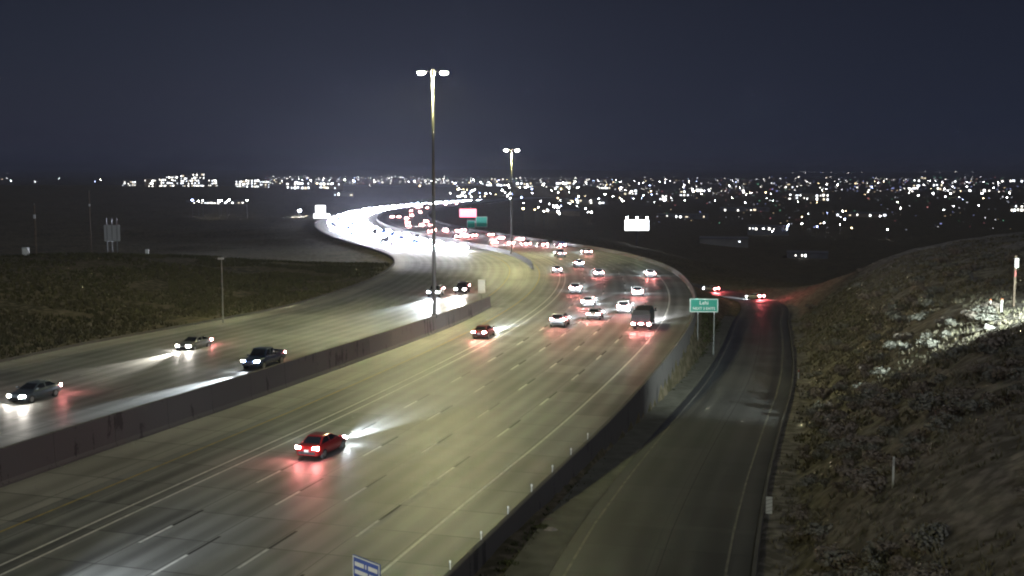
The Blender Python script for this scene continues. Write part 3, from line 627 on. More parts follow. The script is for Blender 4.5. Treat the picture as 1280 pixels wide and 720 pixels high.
# green sign on two posts in the strip beside the ramp
Yg = 150.0; Pg = np.array([(881.5 - 640) / F_PX * Yg, Yg]); zc = CAM_H - (382 - 215) / F_PX * Yg; zg = g1(Pg[0] + 1.3, Yg)
r = empty('road_sign', (Pg[0], Pg[1], zg), math.radians(-6)); hh = zc - zg
MB().box((0, 0, hh), (3.7, .05, 1.8)).build('panel', M_GREEN, r, bevel=.01); frame_border(3.62, 1.72, hh, .07, r, M_SIGNW)
text_mesh('Lehi', .70, r, M_SIGNW, (0, -.032, hh + .33)); text_mesh('NEXT 3 EXITS', .47, r, M_SIGNW, (0, -.032, hh - .42))
for sx in (-.75, 1.35): MB().box((sx, .08, hh / 2 + .2), (.12, .1, hh + 1.0)).build('post', M_STEEL, r)
tag(r, 'green guide sign on two steel posts beside the parapet and ramp', 'sign')
# blue sign on the outer parapet
Pb, _ = RD.at(float(RD.near(-9, 44.2)[0][0]), 3.95); r = empty('road_sign', (-5.75, 44.2, .93), math.radians(-45))
MB().box((0, 0, 2.5), (1.75, .04, 1.5)).build('panel', M_BLUE, r, bevel=.01); frame_border(1.70, 1.45, 2.5, .045, r, M_SIGNW)
b = MB()
for x0, x1, z in ((-.72, -.14, 1.42), (-.05, .02, 1.42), (.14, .72, 1.42), (-.72, .1, 1.1), (.2, .7, 1.1), (-.5, .5, .75)): b.box(((x0 + x1) / 2, -.028, z + 1.5), (x1 - x0, .01, .17))
b.build('lettering', M_SIGNW, r)
for sx in (-.5, .5): MB().box((sx, .06, 1.6), (.07, .07, 3.3)).build('post', M_STEEL, r)
tag(r, 'blue information sign with white border mounted on the parapet', 'sign')
# pale sign panel at the barrier end
P = cast(602, 372, lambda x, y: 1.2); r = empty('blank_sign', (P[0], P[1], 0.9))
MB().box((0, 0, 1.95), (1.05, .05, 2.0)).build('panel', mat('pale_panel', (.42, .42, .42), .6), r, bevel=.02); MB().box((0, .06, 1.1), (.1, .1, 2.9)).build('post', M_STEEL, r)
tag(r, 'pale blank upright sign panel at the end of the median barrier', 'sign')
# slim lamp post on the left verge
P = cast(279, 406, lambda x, y: float(rz(y) + dl(y))); r = empty('lamp_post', (P[0], P[1], P[2] - .3))
MB().tube((0, 0, 0), (0, 0, 8.6), .10, .06).build('pole', M_STEEL, r); MB().box((-.1, 0, 8.65), (.7, .35, .22)).build('lamp_head', M_GREY, r, bevel=.04); MB().box((0, 0, .2), (.5, .5, .4)).build('base', M_CONC, r)
tag(r, 'slim unlit lamp post at the grassy edge of the oncoming carriageway', 'lamp post')
# utility poles, sign back and boxes on the dark field
GZ = None
def on_px(px, Y): X = (px - 640) / F_PX * Y; return X, Y, g1(X, Y)
for px, Y, ytop, lab in ((44, 215, 254, 'weathered utility pole on the grassy knoll'), (113, 330, 238, 'weathered utility pole standing beside the sign back')):
    x, y, z = on_px(px, Y); h = CAM_H - (ytop - 215) / F_PX * Y - z
    r = empty('utility_pole', (x, y, z - .3)); MB().tube((0, 0, 0), (0, 0, h), .19, .13).build('pole', M_WOOD, r); MB().box((0, -.12, h * .78), (.35, .3, .7)).build('equipment_box', M_GREY, r); MB().tube((0, 0, h), (0, 0, h + .35), .06).build('pole_cap', M_STEEL, r); tag(r, lab, 'pole')
x, y, z = on_px(140, 300); zt = CAM_H - (280 - 215) / F_PX * y; r = empty('road_sign', (x, y, z - .3))
MB().box((0, 0, zt - z - 2.0), (4.1, .08, 4.2)).build('panel', M_GREY, r)
for sx in (-1.3, 0, 1.3): MB().box((sx, -.1, (zt - z) / 2 + .8), (.14, .12, zt - z + 2.2)).build('post', M_STEEL, r)
tag(r, 'grey back of a large sign on three posts in the dark field', 'sign')
for px, Y, sz, lab in ((31, 215, (1.1, .8, 1.7), 'pale utility cabinet beside the pole on the knoll'), (183, 255, (.7, .6, 1.6), 'small pale utility box in the dark field past the sign back')):
    x, y, z = on_px(px, Y); r = empty('utility_box', (x, y, z - .1)); MB().box((0, 0, sz[2] / 2), sz).build('cabinet', M_GREY, r, bevel=.04); MB().box((0, -sz[1] / 2 - .01, sz[2] * .5), (sz[0] * .8, .02, sz[2] * .8)).build('door', M_SIGNW, r); MB().box((0, 0, .05), (sz[0] + .2, sz[1] + .2, .14)).build('plinth', M_CONC, r); tag(r, lab, 'cabinet')
# object marker by the ramp
P = cast(961, 646, lambda x, y: float(zr(y)) + .05); r = empty('object_marker', (P[0], P[1], P[2] - .1), math.radians(-8))
MB().box((0, .03, .6), (.06, .05, 1.3)).build('post', M_STEEL, r); MB().box((0, 0, .78), (.36, .02, 1.0)).build('panel', M_SIGNW, r)
for k in range(4): MB().loft([[(-.18, -.014, .38 + k * .22), (.18, -.014, .50 + k * .22), (.18, -.014, .53 + k * .22), (-.18, -.014, .41 + k * .22)], [(-.18, -.018, .36 + k * .22), (.18, -.018, .48 + k * .22), (.18, -.018, .53 + k * .22), (-.18, -.018, .41 + k * .22)]]).build('stripe', M_GREY, r)
tag(r, 'white object marker panel with diagonal stripes at the ramp kerb', 'marker')
def delineator(px, py, h, lab, red=True):
    P = cast(px, py, GZ); r = empty('delineator', (P[0], P[1], P[2] - .1)); MB().box((0, 0, h / 2), (.10, .03, h)).build('post', M_SIGNW, r)
    MB().box((0, -.02, h * .84), (.10, .012, h * .22)).build('reflector', mat('red_reflector', (.5, .04, .03), .4) if red else M_GREY, r); tag(r, lab, 'delineator')
delineator(998, 474, 1.15, 'delineator post with red reflector at the ramp kerb')
delineator(1116, 609, 1.7, 'thin white marker stake in the dark brush', False)
delineator(1179, 526, 1.0, 'short red and white marker stake in the brush up the slope')
for k, s in enumerate(np.arange(RD.s_of_y(44), RD.s_of_y(80), 4.6)):
    P, T = RD.at(s, 3.95); r = empty('barrier_delineator', (P[0], P[1], .93)); MB().box((0, 0, .22), (.05, .03, .45)).build('post', M_GREY, r); MB().box((0, -.02, .38), (.08, .012, .12)).build('reflector', M_SIGNW, r); tag(r, 'thin delineator on top of the parapet near the blue sign', 'delineator', 'delineators along the parapet')
# raised marker on the carpool lane
# utility pole with flood light on the slope
def floodpole():
    x, y, z = on_px(1271, 97); r = empty('utility_post', (x, y, z - .3)); MB().box((0, 0, 2.3), (.16, .16, 4.6)).build('post', M_WOOD, r); MB().box((.05, -.12, 4.0), (.3, .16, .8)).build('meter_box', M_SIGNW, r); MB().box((0, -.1, 3.1), (.12, .05, .5)).build('tag_plate', mat('red_plate', (.4, .08, .07), .5), r); tag(r, 'dark wooden utility post with white meter box on the lit slope', 'post')
    x, y, z = on_px(1440, 80); r = empty('flood_light', (x, y, z - .2)); MB().tube((0, 0, 0), (0, 0, 3.2), .06).build('post', M_STEEL, r); hd = MB().box((-.1, 0, 3.25), (.35, .5, .35)).build('lamp_housing', M_GREY, r); MB().box((-.285, 0, 3.22), (.02, .42, .27)).build('lens', mat('flood_lens', (.9, .9, .9), .3, emit=(.9, 1, .95), strength=60), hd)
    ld = bpy.data.lights.new('flood', 'SPOT'); ld.energy = 80000; ld.color = (.88, 1.0, .95); ld.spot_size = math.radians(66); ld.spot_blend = .9; ld.shadow_soft_size = .15
    lo = bpy.data.objects.new('lamp', ld); C.objects.link(lo); lo.parent = hd; lo.location = (-.4, 0, 3.2); d = Vector((-10, 20, -6)); lo.rotation_euler = d.to_track_quat('-Z', 'Y').to_euler(); tag(r, 'flood light on a short steel post shining across the slope', 'light')
    for px, Y, h, lab in ((1256, 96, 1.1, 'short white utility marker beside the utility post'), (1242, 100, .8, 'pale stub pipe on the lit patch of slope')):
        x, y, z = on_px(px, Y); r = empty('marker_post', (x, y, z - .1)); MB().box((0, 0, h / 2), (.14, .1, h)).build('post', M_SIGNW, r); MB().box((0, 0, h + .06), (.16, .12, .14)).build('cap', mat('orange_cap', (.5, .15, .05), .5), r); tag(r, lab, 'post')
    x, y, z = on_px(1240, 90); r = empty('utility_vault', (x, y, z)); r.rotation_euler = (0, .35, .2); MB().box((0, 0, .15), (1.25, .7, .3)).build('vault_body', M_CONC, r); MB().box((0, 0, .33), (1.15, .6, .06)).build('lid', M_SIGNW, r); tag(r, 'pale concrete utility vault lying on the lit slope', 'utility box')
floodpole()

# ------------------------------------------------------------------ billboards, overhead signs and lit sign tower far off
def sky_px(px, py, Y): return (px - 640) / F_PX * Y, Y, CAM_H - (py - 215) / F_PX * Y
def billboard(px, py, Y, wd, ht, m, label, lamps=3):
    x, y, z = sky_px(px, py, Y); zg = g1(x, y); r = empty('billboard', (x, y, zg - .5)); hc = z - zg + .5
    MB().box((0, .3, hc), (wd + .6, .5, ht + .6)).build('frame', M_DARKST, r); MB().box((0, 0, hc), (wd, .06, ht)).build('face', m, r)
    MB().tube((0, .5, 0), (0, .5, hc), .45, .4).build('column', M_DARKST, r); MB().box((0, -.8, hc - ht / 2 - .3), (wd, 1.0, .12)).build('catwalk', M_STEEL, r)
    for k in range(lamps):
        q = MB(); xx = (k - (lamps - 1) / 2) * wd * .42; q.tube((xx, -.1, hc + ht / 2 + .4), (xx, -1.0, hc + ht / 2 + 1.4), .07); a = q.build('lamp_arm', M_STEEL, r); MB().box((xx, -1.1, hc + ht / 2 + 1.5), (.9, .5, .5)).build('lamp', mat('billboard_lamp', (.9, .9, .9), .4, emit=(.92, .95, 1), strength=90, samp='NONE'), a)
    tag(r, label, 'billboard')
billboard(796, 281, 690, 14.3, 6.2, mat('white_glow_face', (.9, .9, .9), .5, emit=(.95, .97, 1), strength=6, samp='NONE'), 'white glowing billboard with lamps above it beyond the bend')  # face emits by itself, standing in for the light of its lamps
billboard(585, 266, 620, 9.0, 4.3, mat('red_lit_face', (.9, .5, .5), .5, emit=(1.0, .20, .28), strength=4.0, samp='NONE'), 'glowing pinkish red digital billboard over the far freeway', 0)
MGL = mat('green_sign_far', (.0, .42, .28), .45)
for px, py, wd, ht, lab in ((589, 280, 3.6, 3.3, 'smaller green roadside sign past the bend under the red billboard'), (602, 277, 5.0, 4.6, 'larger green roadside sign past the bend under the red billboard')):
    x, y, z = sky_px(px, py, 500); zg = g1(x, y); r = empty('road_sign', (x, y, zg - .4)); hc = z - zg + .4
    MB().box((0, 0, hc), (wd, .08, ht)).build('panel', MGL, r); frame_border(wd - .1, ht - .1, hc, .14, r, M_SIGNW, -.06)
    for sx in (-.35, .35): MB().box((sx * wd, .1, hc / 2 + ht * .2), (.2, .16, hc + ht * .4)).build('post', M_STEEL, r)
    tag(r, lab, 'sign')
x, y, z = sky_px(401, 270, 620); zg = g1(x, y); r = empty('pylon_sign', (x, y, zg - .5)); hz_ = z - zg + .5
ML = mat('lit_white_panel', (.9, .9, .9), .5, emit=(.97, .98, 1), strength=5, samp='NONE')
MB().box((0, 0, hz_ + 3.6), (5.2, 1.0, 4.4)).build('upper_panel', ML, r, bevel=.1); MB().box((.6, 0, hz_ - .6), (8.6, 1.0, 3.8)).build('lower_panel', ML, r, bevel=.1); print('pylon', hz_); MB().box((0, .2, (hz_ - 2) / 2 - .5), (2.2, .7, abs(hz_ - 2) + 1)).build('pylon', M_GREY, r)
tag(r, 'tall white glowing two-panel pylon sign on the dark plain', 'sign')
x, y, z = sky_px(375, 263, 640); zg = g1(x, y); r = empty('flood_mast', (x, y, zg - .5)); hz_ = z - zg + .5
MB().tube((0, 0, 0), (0, 0, hz_), .2, .12).build('pole', M_DARKST, r); MB().box((0, 0, hz_), (1.6, .5, .6)).build('flood_lamp', mat('flood_lamp_glow', (.9, .9, .9), .4, emit=(.92, .95, 1), strength=700, samp='NONE'), r); tag(r, 'dazzling flood light on a pole left of the pylon sign', 'light')

# ------------------------------------------------------------------ distant town: buildings and lamps
WIN = [mat('lit_window_%d' % i, (.8, .8, .8), .4, emit=c, strength=s_, samp='NONE') for i, (c, s_) in enumerate((((1, .97, .88), 6), ((.86, .92, 1), 5), ((1, .85, .6), 2.2), ((.95, 1, .97), 11)))]
BW = [mat('building_wall_%d' % i, c, .8, noise=(.1, tuple(q * .7 for q in c), 3)) for i, c in enumerate(((.28, .27, .25), (.2, .2, .21), (.33, .28, .22)))]
def building(px, py, Y, wd, ht, cols, rows, lit, label, wi=None):
    """a town block standing on the ground at distance Y; px, py mark its middle"""
    x = (px - 640) / F_PX * Y; z = g1(x, Y); r = empty('building', (x, Y, z - 1), -math.atan2(x, Y)); dp = wd * .6
    zc_ = CAM_H - (py - 215) / F_PX * Y - z; base = max(0.0, zc_ - ht / 2)
    MB().box((0, dp / 2, (base + ht) / 2), (wd, dp, base + ht + 1)).build('wall', random.choice(BW), r); MB().box((0, dp / 2, base + ht + .9), (wd + .8, dp + .8, .8)).build('roof', BW[1], r)
    wm = {}
    for i in range(cols):
        for j in range(rows):
            if random.random() > lit: continue
            ww, wh = wd / cols * random.choice((.35, .5)), ht / rows * .42; m = WIN[wi if wi is not None else random.choice((0, 0, 1, 1, 2, 3))]
            if (m.name, ww) not in wm: wm[(m.name, ww)] = MB().box((0, 0, 0), (ww, .2, wh)).mesh('window', m)
            o = link('window', wm[(m.name, ww)], r); o.location = (-wd / 2 + wd / cols * (i + random.uniform(.3, .7)), -.06, base + ht / rows * (j + random.uniform(.38, .62)) + .4); o.scale = (random.choice((.6, 1, 1, 1.5)), 1, random.choice((.6, 1, 1.2)))
    tag(r, label, 'building', 'distant lit buildings')
BL = []
for px, wpx, hpx, lb in ((163, 16, 6, 'low lit building at the dark end of the ridge campus'), (190, 14, 10, 'wide lit block near the dark end of the ridge campus'), (205, 9, 11, 'narrow lit block on the ridge campus with neighbours both sides'), (217, 14, 14, 'lit block on the ridge campus with a flat roof'), (235, 15, 15, 'broad lit block in the middle of the ridge campus'), (250, 14, 17, 'tallest lit block of the ridge campus'), (268, 12, 10, 'low lit block beside the tallest ridge block'),
                          (302, 12, 9, 'small lit block past the gap on the ridge'), (318, 18, 11, 'wide lit block at the valley end of the ridge'), (332, 12, 9, 'last lit block where the ridge slopes down')):
    Y = 1450 + random.uniform(-60, 60); k = Y / F_PX; building(px, 229 if px < 290 else 231, Y, wpx * k, hpx * k, max(4, wpx // 2), max(3, hpx // 3), .62, lb, None)
for px, py, wpx, hpx, Y, lb in ((376, 241, 34, 10, 1500, 'greenish lit hall below the ridge'), (415, 240, 30, 9, 1650, 'lit hall next to the greenish hall'), (430, 244, 24, 5, 1400, 'low bright canopy near the queue of headlights'),
        (668, 234, 22, 6, 4200, 'bright lit block in the valley past the red billboard'), (690, 236, 20, 6, 4000, 'twin lit block in the valley'), (710, 234, 18, 8, 4300, 'taller lit block of the valley row'), (655, 252, 20, 8, 2300, 'lit store in the valley above the bend'), (680, 250, 26, 7, 2500, 'wide lit store with dark gaps'), (706, 251, 24, 9, 2300, 'brightest wide store in the valley above the bend'),
        (620, 248, 26, 8, 2400, 'lit store beyond the green gantry signs'), (640, 236, 16, 7, 3600, 'small lit block below the smaller mast'), (600, 236, 24, 9, 3200, 'lit block past the far freeway'), (570, 240, 22, 9, 2900, 'lit block where the far freeway fades'),
        (755, 238, 16, 10, 3400, 'stacked lit block in mid valley'), (775, 243, 16, 5, 3000, 'low lit strip in mid valley'), (790, 240, 12, 7, 3300, 'small lit block behind the white billboard'), (828, 248, 10, 8, 2600, 'narrow bright block in the valley right of the billboard'), (855, 243, 14, 7, 3100, 'dim lit block in the dark valley'), (878, 237, 18, 5, 3600, 'long low lit block in the valley'),
        (1000, 247, 30, 8, 2700, 'long bright row of shops beyond the brushy hill'), (1022, 249, 26, 9, 2600, 'brightest end of the shop row beyond the hill'), (985, 232, 14, 6, 4200, 'dim block far past the shop row'), (1148, 224, 16, 6, 5200, 'far bright block high above the hill crest'), (1140, 234, 14, 7, 4200, 'far block beneath the bright one above the hill'), (1172, 234, 16, 9, 4100, 'far leaning row of lights block above the hill'),
        (1206, 239, 22, 4, 3700, 'long thin lit block above the hill crest'), (1236, 238, 18, 5, 3700, 'lit block at the end of the thin row'), (1262, 226, 26, 4, 5000, 'far lit strip above the hill at its high end'), (270, 272, 70, 3, 1000, 'low strip building with a few lit openings on the dark plain'), (1270, 262, 16, 9, 1900, 'nearest warm lit block over the hill crest'),
        (905, 300, 60, 5, 980, 'dim long shed on the dark slope below the ramp'), (960, 285, 50, 5, 1180, 'dim pale shed in the dark valley below the shop row'), (1010, 318, 50, 5, 860, 'dim shed nearest the foot of the brushy hill'), (850, 272, 70, 4, 1500, 'dim long roof in the valley beside the white billboard'), (1075, 268, 60, 4, 1650, 'dim long roof beyond the brushy hill'), (930, 262, 60, 4, 1900, 'dim broad roof in the middle of the dark valley'), (700, 283, 50, 5, 1060, 'dim low warehouse by the lit lot just past the bend'), (730, 263, 60, 6, 1500, 'long dim warehouse in the valley')):
    k = Y / F_PX; building(px, py, Y, wpx * k, hpx * k, max(3, wpx // 4), 2 if hpx > 5 else 1, .75 if hpx > 6 else (.6 if 'dim' not in lb else .25), lb)
# street lamps, low meshes: pole + glowing head, scattered where the town shows light
def lamp_mesh(m, hs):
    b = MB(); b.tube((0, 0, -.5), (0, 0, 9.5), .14, .08, 5); b.loft([[(q * math.cos(t), q * math.sin(t), zz) for t in np.linspace(0, 2 * math.pi, 6, endpoint=False)] for q, zz in ((hs * .5, 9.3), (hs, 9.3 + hs * .5), (hs * .5, 9.3 + hs))], mi=1); return b.mesh('street_lamp', M_DARKST, m)
LAMPM = [mat('town_lamp_%d' % i, (.8, .8, .8), .4, emit=c, strength=s_, samp='NONE') for i, (c, s_) in enumerate((((.95, .96, 1), 70), ((1, .76, .42), 30), ((.45, .55, 1), 50), ((1, .95, .8), 180)))]
LM = {(i, q): lamp_mesh(LAMPM[i], .35 * 1.7 ** q) for i in range(4) for q in range(4)}
CL = [(340, 560, 222, 240, 44), (560, 640, 226, 262, 46), (640, 730, 232, 275, 34), (730, 860, 226, 262, 44), (860, 1000, 228, 262, 24), (1000, 1130, 228, 300, 26), (1130, 1280, 228, 250, 40), (1150, 1280, 250, 272, 10), (960, 1060, 280, 305, 10), (640, 700, 270, 290, 10), (235, 312, 268, 274, 8), (690, 745, 270, 288, 8), (0, 150, 224, 232, 8)]
seen = 0
for x0, x1, y0, y1, n in CL:
    for _ in range(n):
        px, py = random.uniform(x0, x1), y0 + (y1 - y0) * random.random() ** 1.3
        P = cast(px, py, GZ)
        if P[1] < 600: continue
        q = min(3, int(math.log(max(1, P[1] / 1000)) / math.log(1.7)) + random.randint(0, 1)); ti = random.choice((0, 0, 0, 1, 2, 3)); me = LM[(ti, q)]
        o = link('street_lamp', me); o.location = P; tag(o, ('white', 'amber', 'bluish', 'bright warm white')[ti] + ' street lamp ' + ('on the dark plain before the ridge' if px < 320 else 'in the town beyond the queue of headlights' if px < 560 else 'in the town near the red billboard' if px < 650 else 'in the valley behind the white billboard' if px < 860 else 'in the dark valley beyond the ramp' if px < 1000 else 'in the valley beyond the brushy hill'), 'street lamp', 'town street lamps in the valley'); seen += 1
# the remaining sea of lights, too many and too small to count
def light_sea():
    b = {i: MB() for i in range(7)}
    for x0, x1, y0, y1, n in ((330, 560, 220, 232, 420), (560, 760, 222, 246, 420), (760, 960, 222, 250, 200), (960, 1280, 222, 244, 330), (640, 1000, 248, 290, 130), (960, 1280, 246, 300, 90), (560, 660, 244, 290, 90), (700, 960, 216.5, 219.5, 60), (960, 1240, 214, 218, 70)):
        for _ in range(n):
            px, py = random.uniform(x0, x1), random.uniform(y0, y1); Y = (CAM_H - VALLEY) * F_PX / max(py - 215, 4.6)
            if py < 219.6: Y = 24000
            x = (px - 640) / F_PX * Y; z = VALLEY + 9 if py > 219.6 else CAM_H - (py - 215) / F_PX * Y
            r = Y / F_PX * random.choice((.28, .34, .45, .7)) * (.8 if py > 219.6 else .7)
            b[random.choice((0, 0, 0, 1, 1, 2, 2, 3, 3, 4, 5, 6, 6)) if py < 246 else random.choice((0, 1, 1, 2, 4, 5, 6, 6, 6, 6))].box((x, Y, z), (r * random.choice((1.2, 2, 3.2)), r, r * 1.2))
    for i in b:
        o = b[i].build('town_lights', mat('far_light_%d' % i, (.5, .5, .5), .5, emit=((.95, .96, 1), (1, .72, .4), (.42, .48, 1), (1, .95, .85), (1, .25, .3), (.3, 1, .6), (.8, .85, 1))[i], strength=(4.5, 1.3, 1.7, 9.0, .9, .8, .6)[i], samp='NONE')); tag(o, ('sea of tiny white town lights', 'sea of tiny amber town lights', 'sea of tiny bluish town lights', 'sea of tiny warm white town lights', 'sprinkle of tiny red town lights', 'sprinkle of tiny green town lights', 'sea of faint grey town lights')[i] + ' across the far valley', 'town lights', kind='stuff')
light_sea()

# ------------------------------------------------------------------ brush, grass, rocks
M_SAGE = mat('sage_leaves', (.21, .215, .185), .9, noise=(2.5, (.30, .29, .25), 3), spec=.1)
M_SAGE2 = mat('dry_brush', (.33, .285, .25), .9, noise=(2.5, (.20, .175, .14), 3), spec=.1)
M_WEED = mat('green_weeds', (.07, .09, .035), .9, noise=(3, (.12, .12, .06), 3), spec=.1)
M_TWIG = mat('twigs', (.11, .085, .06), .9)
def bush_mesh(seed, n=260, flat=.75):
    R = random.Random(seed); v = []; f = []
    lob = [(R.uniform(-.55, .55), R.uniform(-.55, .55), R.uniform(.2, .6), R.uniform(.3, .55)) for _ in range(7)]
    for _ in range(n):
        lx, ly, lz, lr = R.choice(lob); t, u = R.uniform(0, 2 * math.pi), R.uniform(-.4, 1); q = math.sqrt(max(0, 1 - u * u)); rr = lr * R.uniform(.75, 1.05)
        c = Vector((lx + rr * q * math.cos(t), ly + rr * q * math.sin(t), max(.05, (lz + rr * u) * flat))); nrm = Vector((q * math.cos(t), q * math.sin(t), u + R.uniform(-.4, .6))).normalized()
        a = nrm.orthogonal().normalized(); a.rotate(Matrix.Rotation(R.uniform(0, 6.28), 3, nrm)); b_ = nrm.cross(a); sz = R.uniform(.07, .15); k = len(v)
        v += [tuple(c - a * sz), tuple(c + b_ * sz * .6 + nrm * sz * .4), tuple(c + a * sz), tuple(c - b_ * sz * .6)]; f.append((k, k + 1, k + 2, k + 3))
    return v, f
def stem_mesh(seed):
    R = random.Random(seed); b = MB()
    for _ in range(7):
        t = R.uniform(0, 6.28); d = R.uniform(.2, .5); b.tube((0, 0, -.15), (d * math.cos(t), d * math.sin(t), R.uniform(.3, .6)), .03, .012, 4, cap=False)
    return b.mesh('stem', M_TWIG)
def bush_proto(seed, m):
    v, f = bush_mesh(seed); return pyd('foliage', v, f, m), stem_mesh(seed)
BP = [bush_proto(i, (M_SAGE, M_SAGE2, M_SAGE, M_SAGE2)[i]) for i in range(4)]; WP = [bush_proto(10 + i, M_WEED) for i in range(2)]
def put_bush(x, y, sc, proto, name, label, cat, group):
    r = empty(name, (x, y, g1(x, y) - .05), random.uniform(0, 6.28)); k = sc
    a = link('foliage', proto[0], r); c = link('stem', proto[1], r)
    r.scale = (k * random.uniform(.85, 1.2), k * random.uniform(.85, 1.2), k * random.uniform(.75, 1.1)); tag(r, label, cat, group)
cnt = 0
for _ in range(3000):
    if cnt >= 230: break
    px = random.uniform(1000, 1300); py = random.uniform(318, 735)
    if py < 385 - (px - 990) * .55: continue
    P = cast(px, py, GZ)
    sr, orr = RP.near(P[0], P[1]); d = float(orr[0]) - RAMP_W
    if d < 2.2 or P[1] > 235 or vnoise(P[0], P[1], 9, 21) < -.12 + (.12 if px > 1180 and py > 470 else 0): continue
    big = P[1] / 90; bi = random.randrange(4); bs = random.uniform(.55, 1.15); zone = 'in the floodlit patch around the utility post' if px > 1150 and 360 < py < 470 else ('close to the ramp kerb at the foot of the slope' if d < 8 else ('near the crest of the hill' if P[2] > 7 else ('half way up the far end of the slope' if P[1] > 110 else 'half way up the near end of the slope')))
    put_bush(P[0], P[1], bs * min(1.7, .75 + .35 * big), BP[bi], 'sagebrush', ('large ' if bs > .85 else 'small ') + ('grey green leafy' if bi % 2 == 0 else 'dry tan') + ' sagebrush ' + zone, 'bush', 'sagebrush on the slope'); cnt += 1
for px, py in ((1045, 512), (1058, 545), (1040, 530), (1062, 572), (1090, 558), (1032, 498), (1075, 600), (1096, 612), (1052, 485)):
    P = cast(px, py, GZ); put_bush(P[0], P[1], random.uniform(1.1, 1.5), BP[1], 'sagebrush', 'large pale tan bush in the line of bushes along the foot of the slope', 'bush', 'pale bushes along the slope foot')
cnt = 0
for _ in range(600):
    if cnt >= 46: break
    Y = random.uniform(52, 190); s = RP.s_of_y(Y); P, T = RP.at(s, -RAMP_W - random.uniform(2.0, 6.5)); sr, o_ = RD.near(P[0], P[1])
    if o_[0] < 4.9: continue
    put_bush(P[0], P[1], random.uniform(.3, .65), WP[cnt % 2], 'weed_clump', 'low green weed clump in the strip between parapet and ramp', 'weeds', 'weeds beside the parapet'); cnt += 1
def rock(px, py, r_, label, m):
    P = cast(px, py, GZ); bm = bmesh.new(); bmesh.ops.create_icosphere(bm, subdivisions=2, radius=1)
    for v in bm.verts: v.co *= random.uniform(.8, 1.15); v.co.z *= .65
    me = bpy.data.meshes.new('rock'); bm.to_mesh(me); bm.free(); o = link('rock', me, None, m); o.location = P; o.scale = (r_ * 1.4, r_, r_); tag(o, label, 'rock')
M_ROCK = mat('pale_rock', (.45, .41, .36), .9, noise=(2, (.3, .27, .24), 4)); M_ROCK2 = mat('brown_rock', (.22, .17, .14), .9, noise=(2, (.14, .11, .09), 4))
rock(688, 665, .36, 'pale rock at the edge of the gravel verge', M_ROCK); rock(684, 652, .34, 'reddish brown rock behind the pale rock', M_ROCK2); rock(680, 661, .22, 'small brown rock beside the pale rock', M_ROCK2)
def grass(n, region, hgt, m, label):
    P = region(n); x, y = P[:, 0], P[:, 1]; z = ground(x, y); k = len(x); V = []; Fc = []
    a = rng.uniform(0, 6.28, (k, 4)); h = hgt * rng.uniform(.5, 1.3, (k, 4)); lean = rng.uniform(-.6, .6, (k, 4, 2)) * h[..., None]
    ox = rng.uniform(-.18, .18, (k, 4)); oy = rng.uniform(-.18, .18, (k, 4)); wd = .05 + .03 * rng.random((k, 4)) + .0004 * y[:, None]
    bx = x[:, None] + ox; by = y[:, None] + oy; bz = np.repeat(z[:, None], 4, 1) - .05
    p0 = np.stack([bx - wd * np.cos(a), by - wd * np.sin(a), bz], -1); p1 = np.stack([bx + wd * np.cos(a), by + wd * np.sin(a), bz], -1); p2 = np.stack([bx + lean[..., 0], by + lean[..., 1], bz + h], -1)
    v = np.stack([p0, p1, p2], 2).reshape(-1, 3); t = len(v) // 3
    me = bpy.data.meshes.new('grass'); me.vertices.add(len(v)); me.vertices.foreach_set('co', v.ravel()); me.loops.add(t * 3); me.loops.foreach_set('vertex_index', np.arange(t * 3, dtype=np.int32)); me.polygons.add(t); me.polygons.foreach_set('loop_start', np.arange(0, t * 3, 3, dtype=np.int32)); me.update(calc_edges=True)
    o = link('grass', me, None, m); tag(o, label, 'grass', kind='stuff')
M_GR = mat('dry_grass_blades', (.10, .094, .052), .95, noise=(.12, (.07, .072, .036), 4), spec=.1)
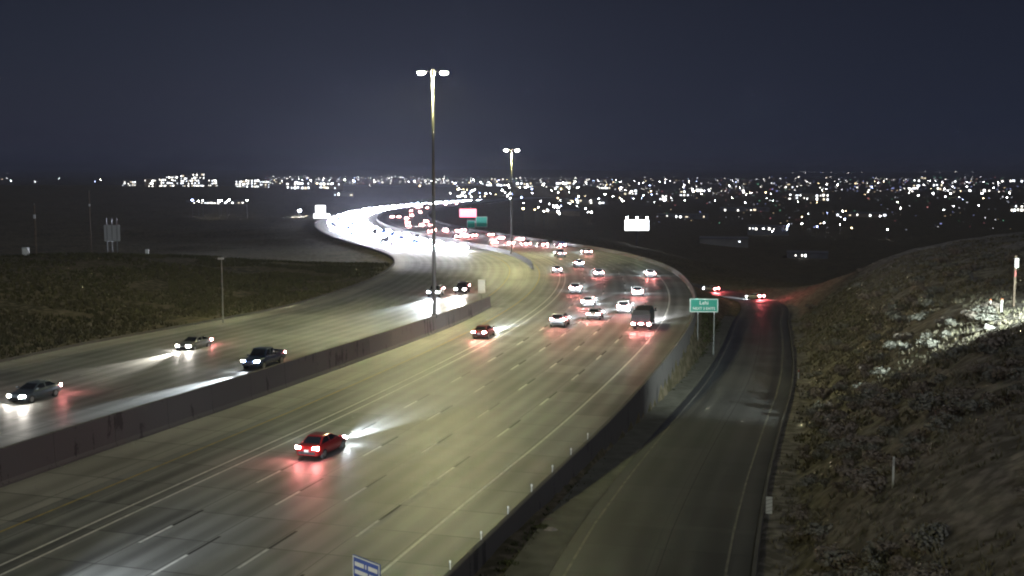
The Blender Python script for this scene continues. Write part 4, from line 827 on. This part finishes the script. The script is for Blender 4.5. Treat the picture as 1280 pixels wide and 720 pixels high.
def reg_hill(n):
    Y = rng.uniform(28, 215, n * 2); d = RAMP_W + .5 + rng.gamma(1.6, 11, n * 2); i = np.array([int(RP.s_of_y(q)) for q in Y]); P = RP.P[i] + RP.R[i] * d[:, None]
    keep = (vnoise(P[:, 0], P[:, 1], 5, 31) > -.18) & (d < 80); return P[keep][:n]
def reg_left(n):
    Y = rng.uniform(75, 260, n * 2); i = np.array([int(RD.s_of_y(q)) for q in Y]); d = -lw(RD.P[i, 1]) - .6 - rng.gamma(1.7, 17, n * 2); P = RD.P[i] + RD.R[i] * d[:, None]
    keep = (vnoise(P[:, 0], P[:, 1], 7, 33) > -.2); return P[keep][:n]
def reg_strip(n):
    Y = rng.uniform(40, 200, n); i = np.array([int(RP.s_of_y(q)) for q in Y]); P = RP.P[i] + RP.R[i] * (-RAMP_W - rng.uniform(1.7, 7, n))[:, None]
    s, o_ = RD.near(P[:, 0], P[:, 1]); return P[o_ > 4.6]
grass(11000, reg_hill, .34, mat('pale_grass_blades', (.24, .215, .16), .95, noise=(.25, (.14, .135, .09), 4), spec=.1), 'dry tufted grass over the cut slope above the ramp')
grass(14000, reg_left, .5, M_GR, 'dry tufted grass on the verge beyond the oncoming carriageway')
grass(3500, reg_strip, .28, mat('strip_grass', (.10, .105, .05), .95, noise=(.5, (.05, .055, .025), 4), spec=.1), 'thin weeds and grass in the strip beside the parapet wall')
print('far cars', nl, 'lamps', seen)

# ------------------------------------------------------------------ night air
hm = bpy.data.materials.new('night_haze'); hm.use_nodes = True; t = hm.node_tree; t.nodes.clear(); oo = t.nodes.new('ShaderNodeOutputMaterial'); pv = t.nodes.new('ShaderNodeVolumePrincipled')
pv.inputs['Color'].default_value = (.74, .78, 1, 1); pv.inputs['Density'].default_value = 7e-5; pv.inputs['Anisotropy'].default_value = .3; t.links.new(pv.outputs[0], oo.inputs['Volume'])
hz = MB().box((0, 30000, 55), (150000, 72000, 240)).build('haze', hm); tag(hz, 'thin night haze over the valley', kind='stuff')
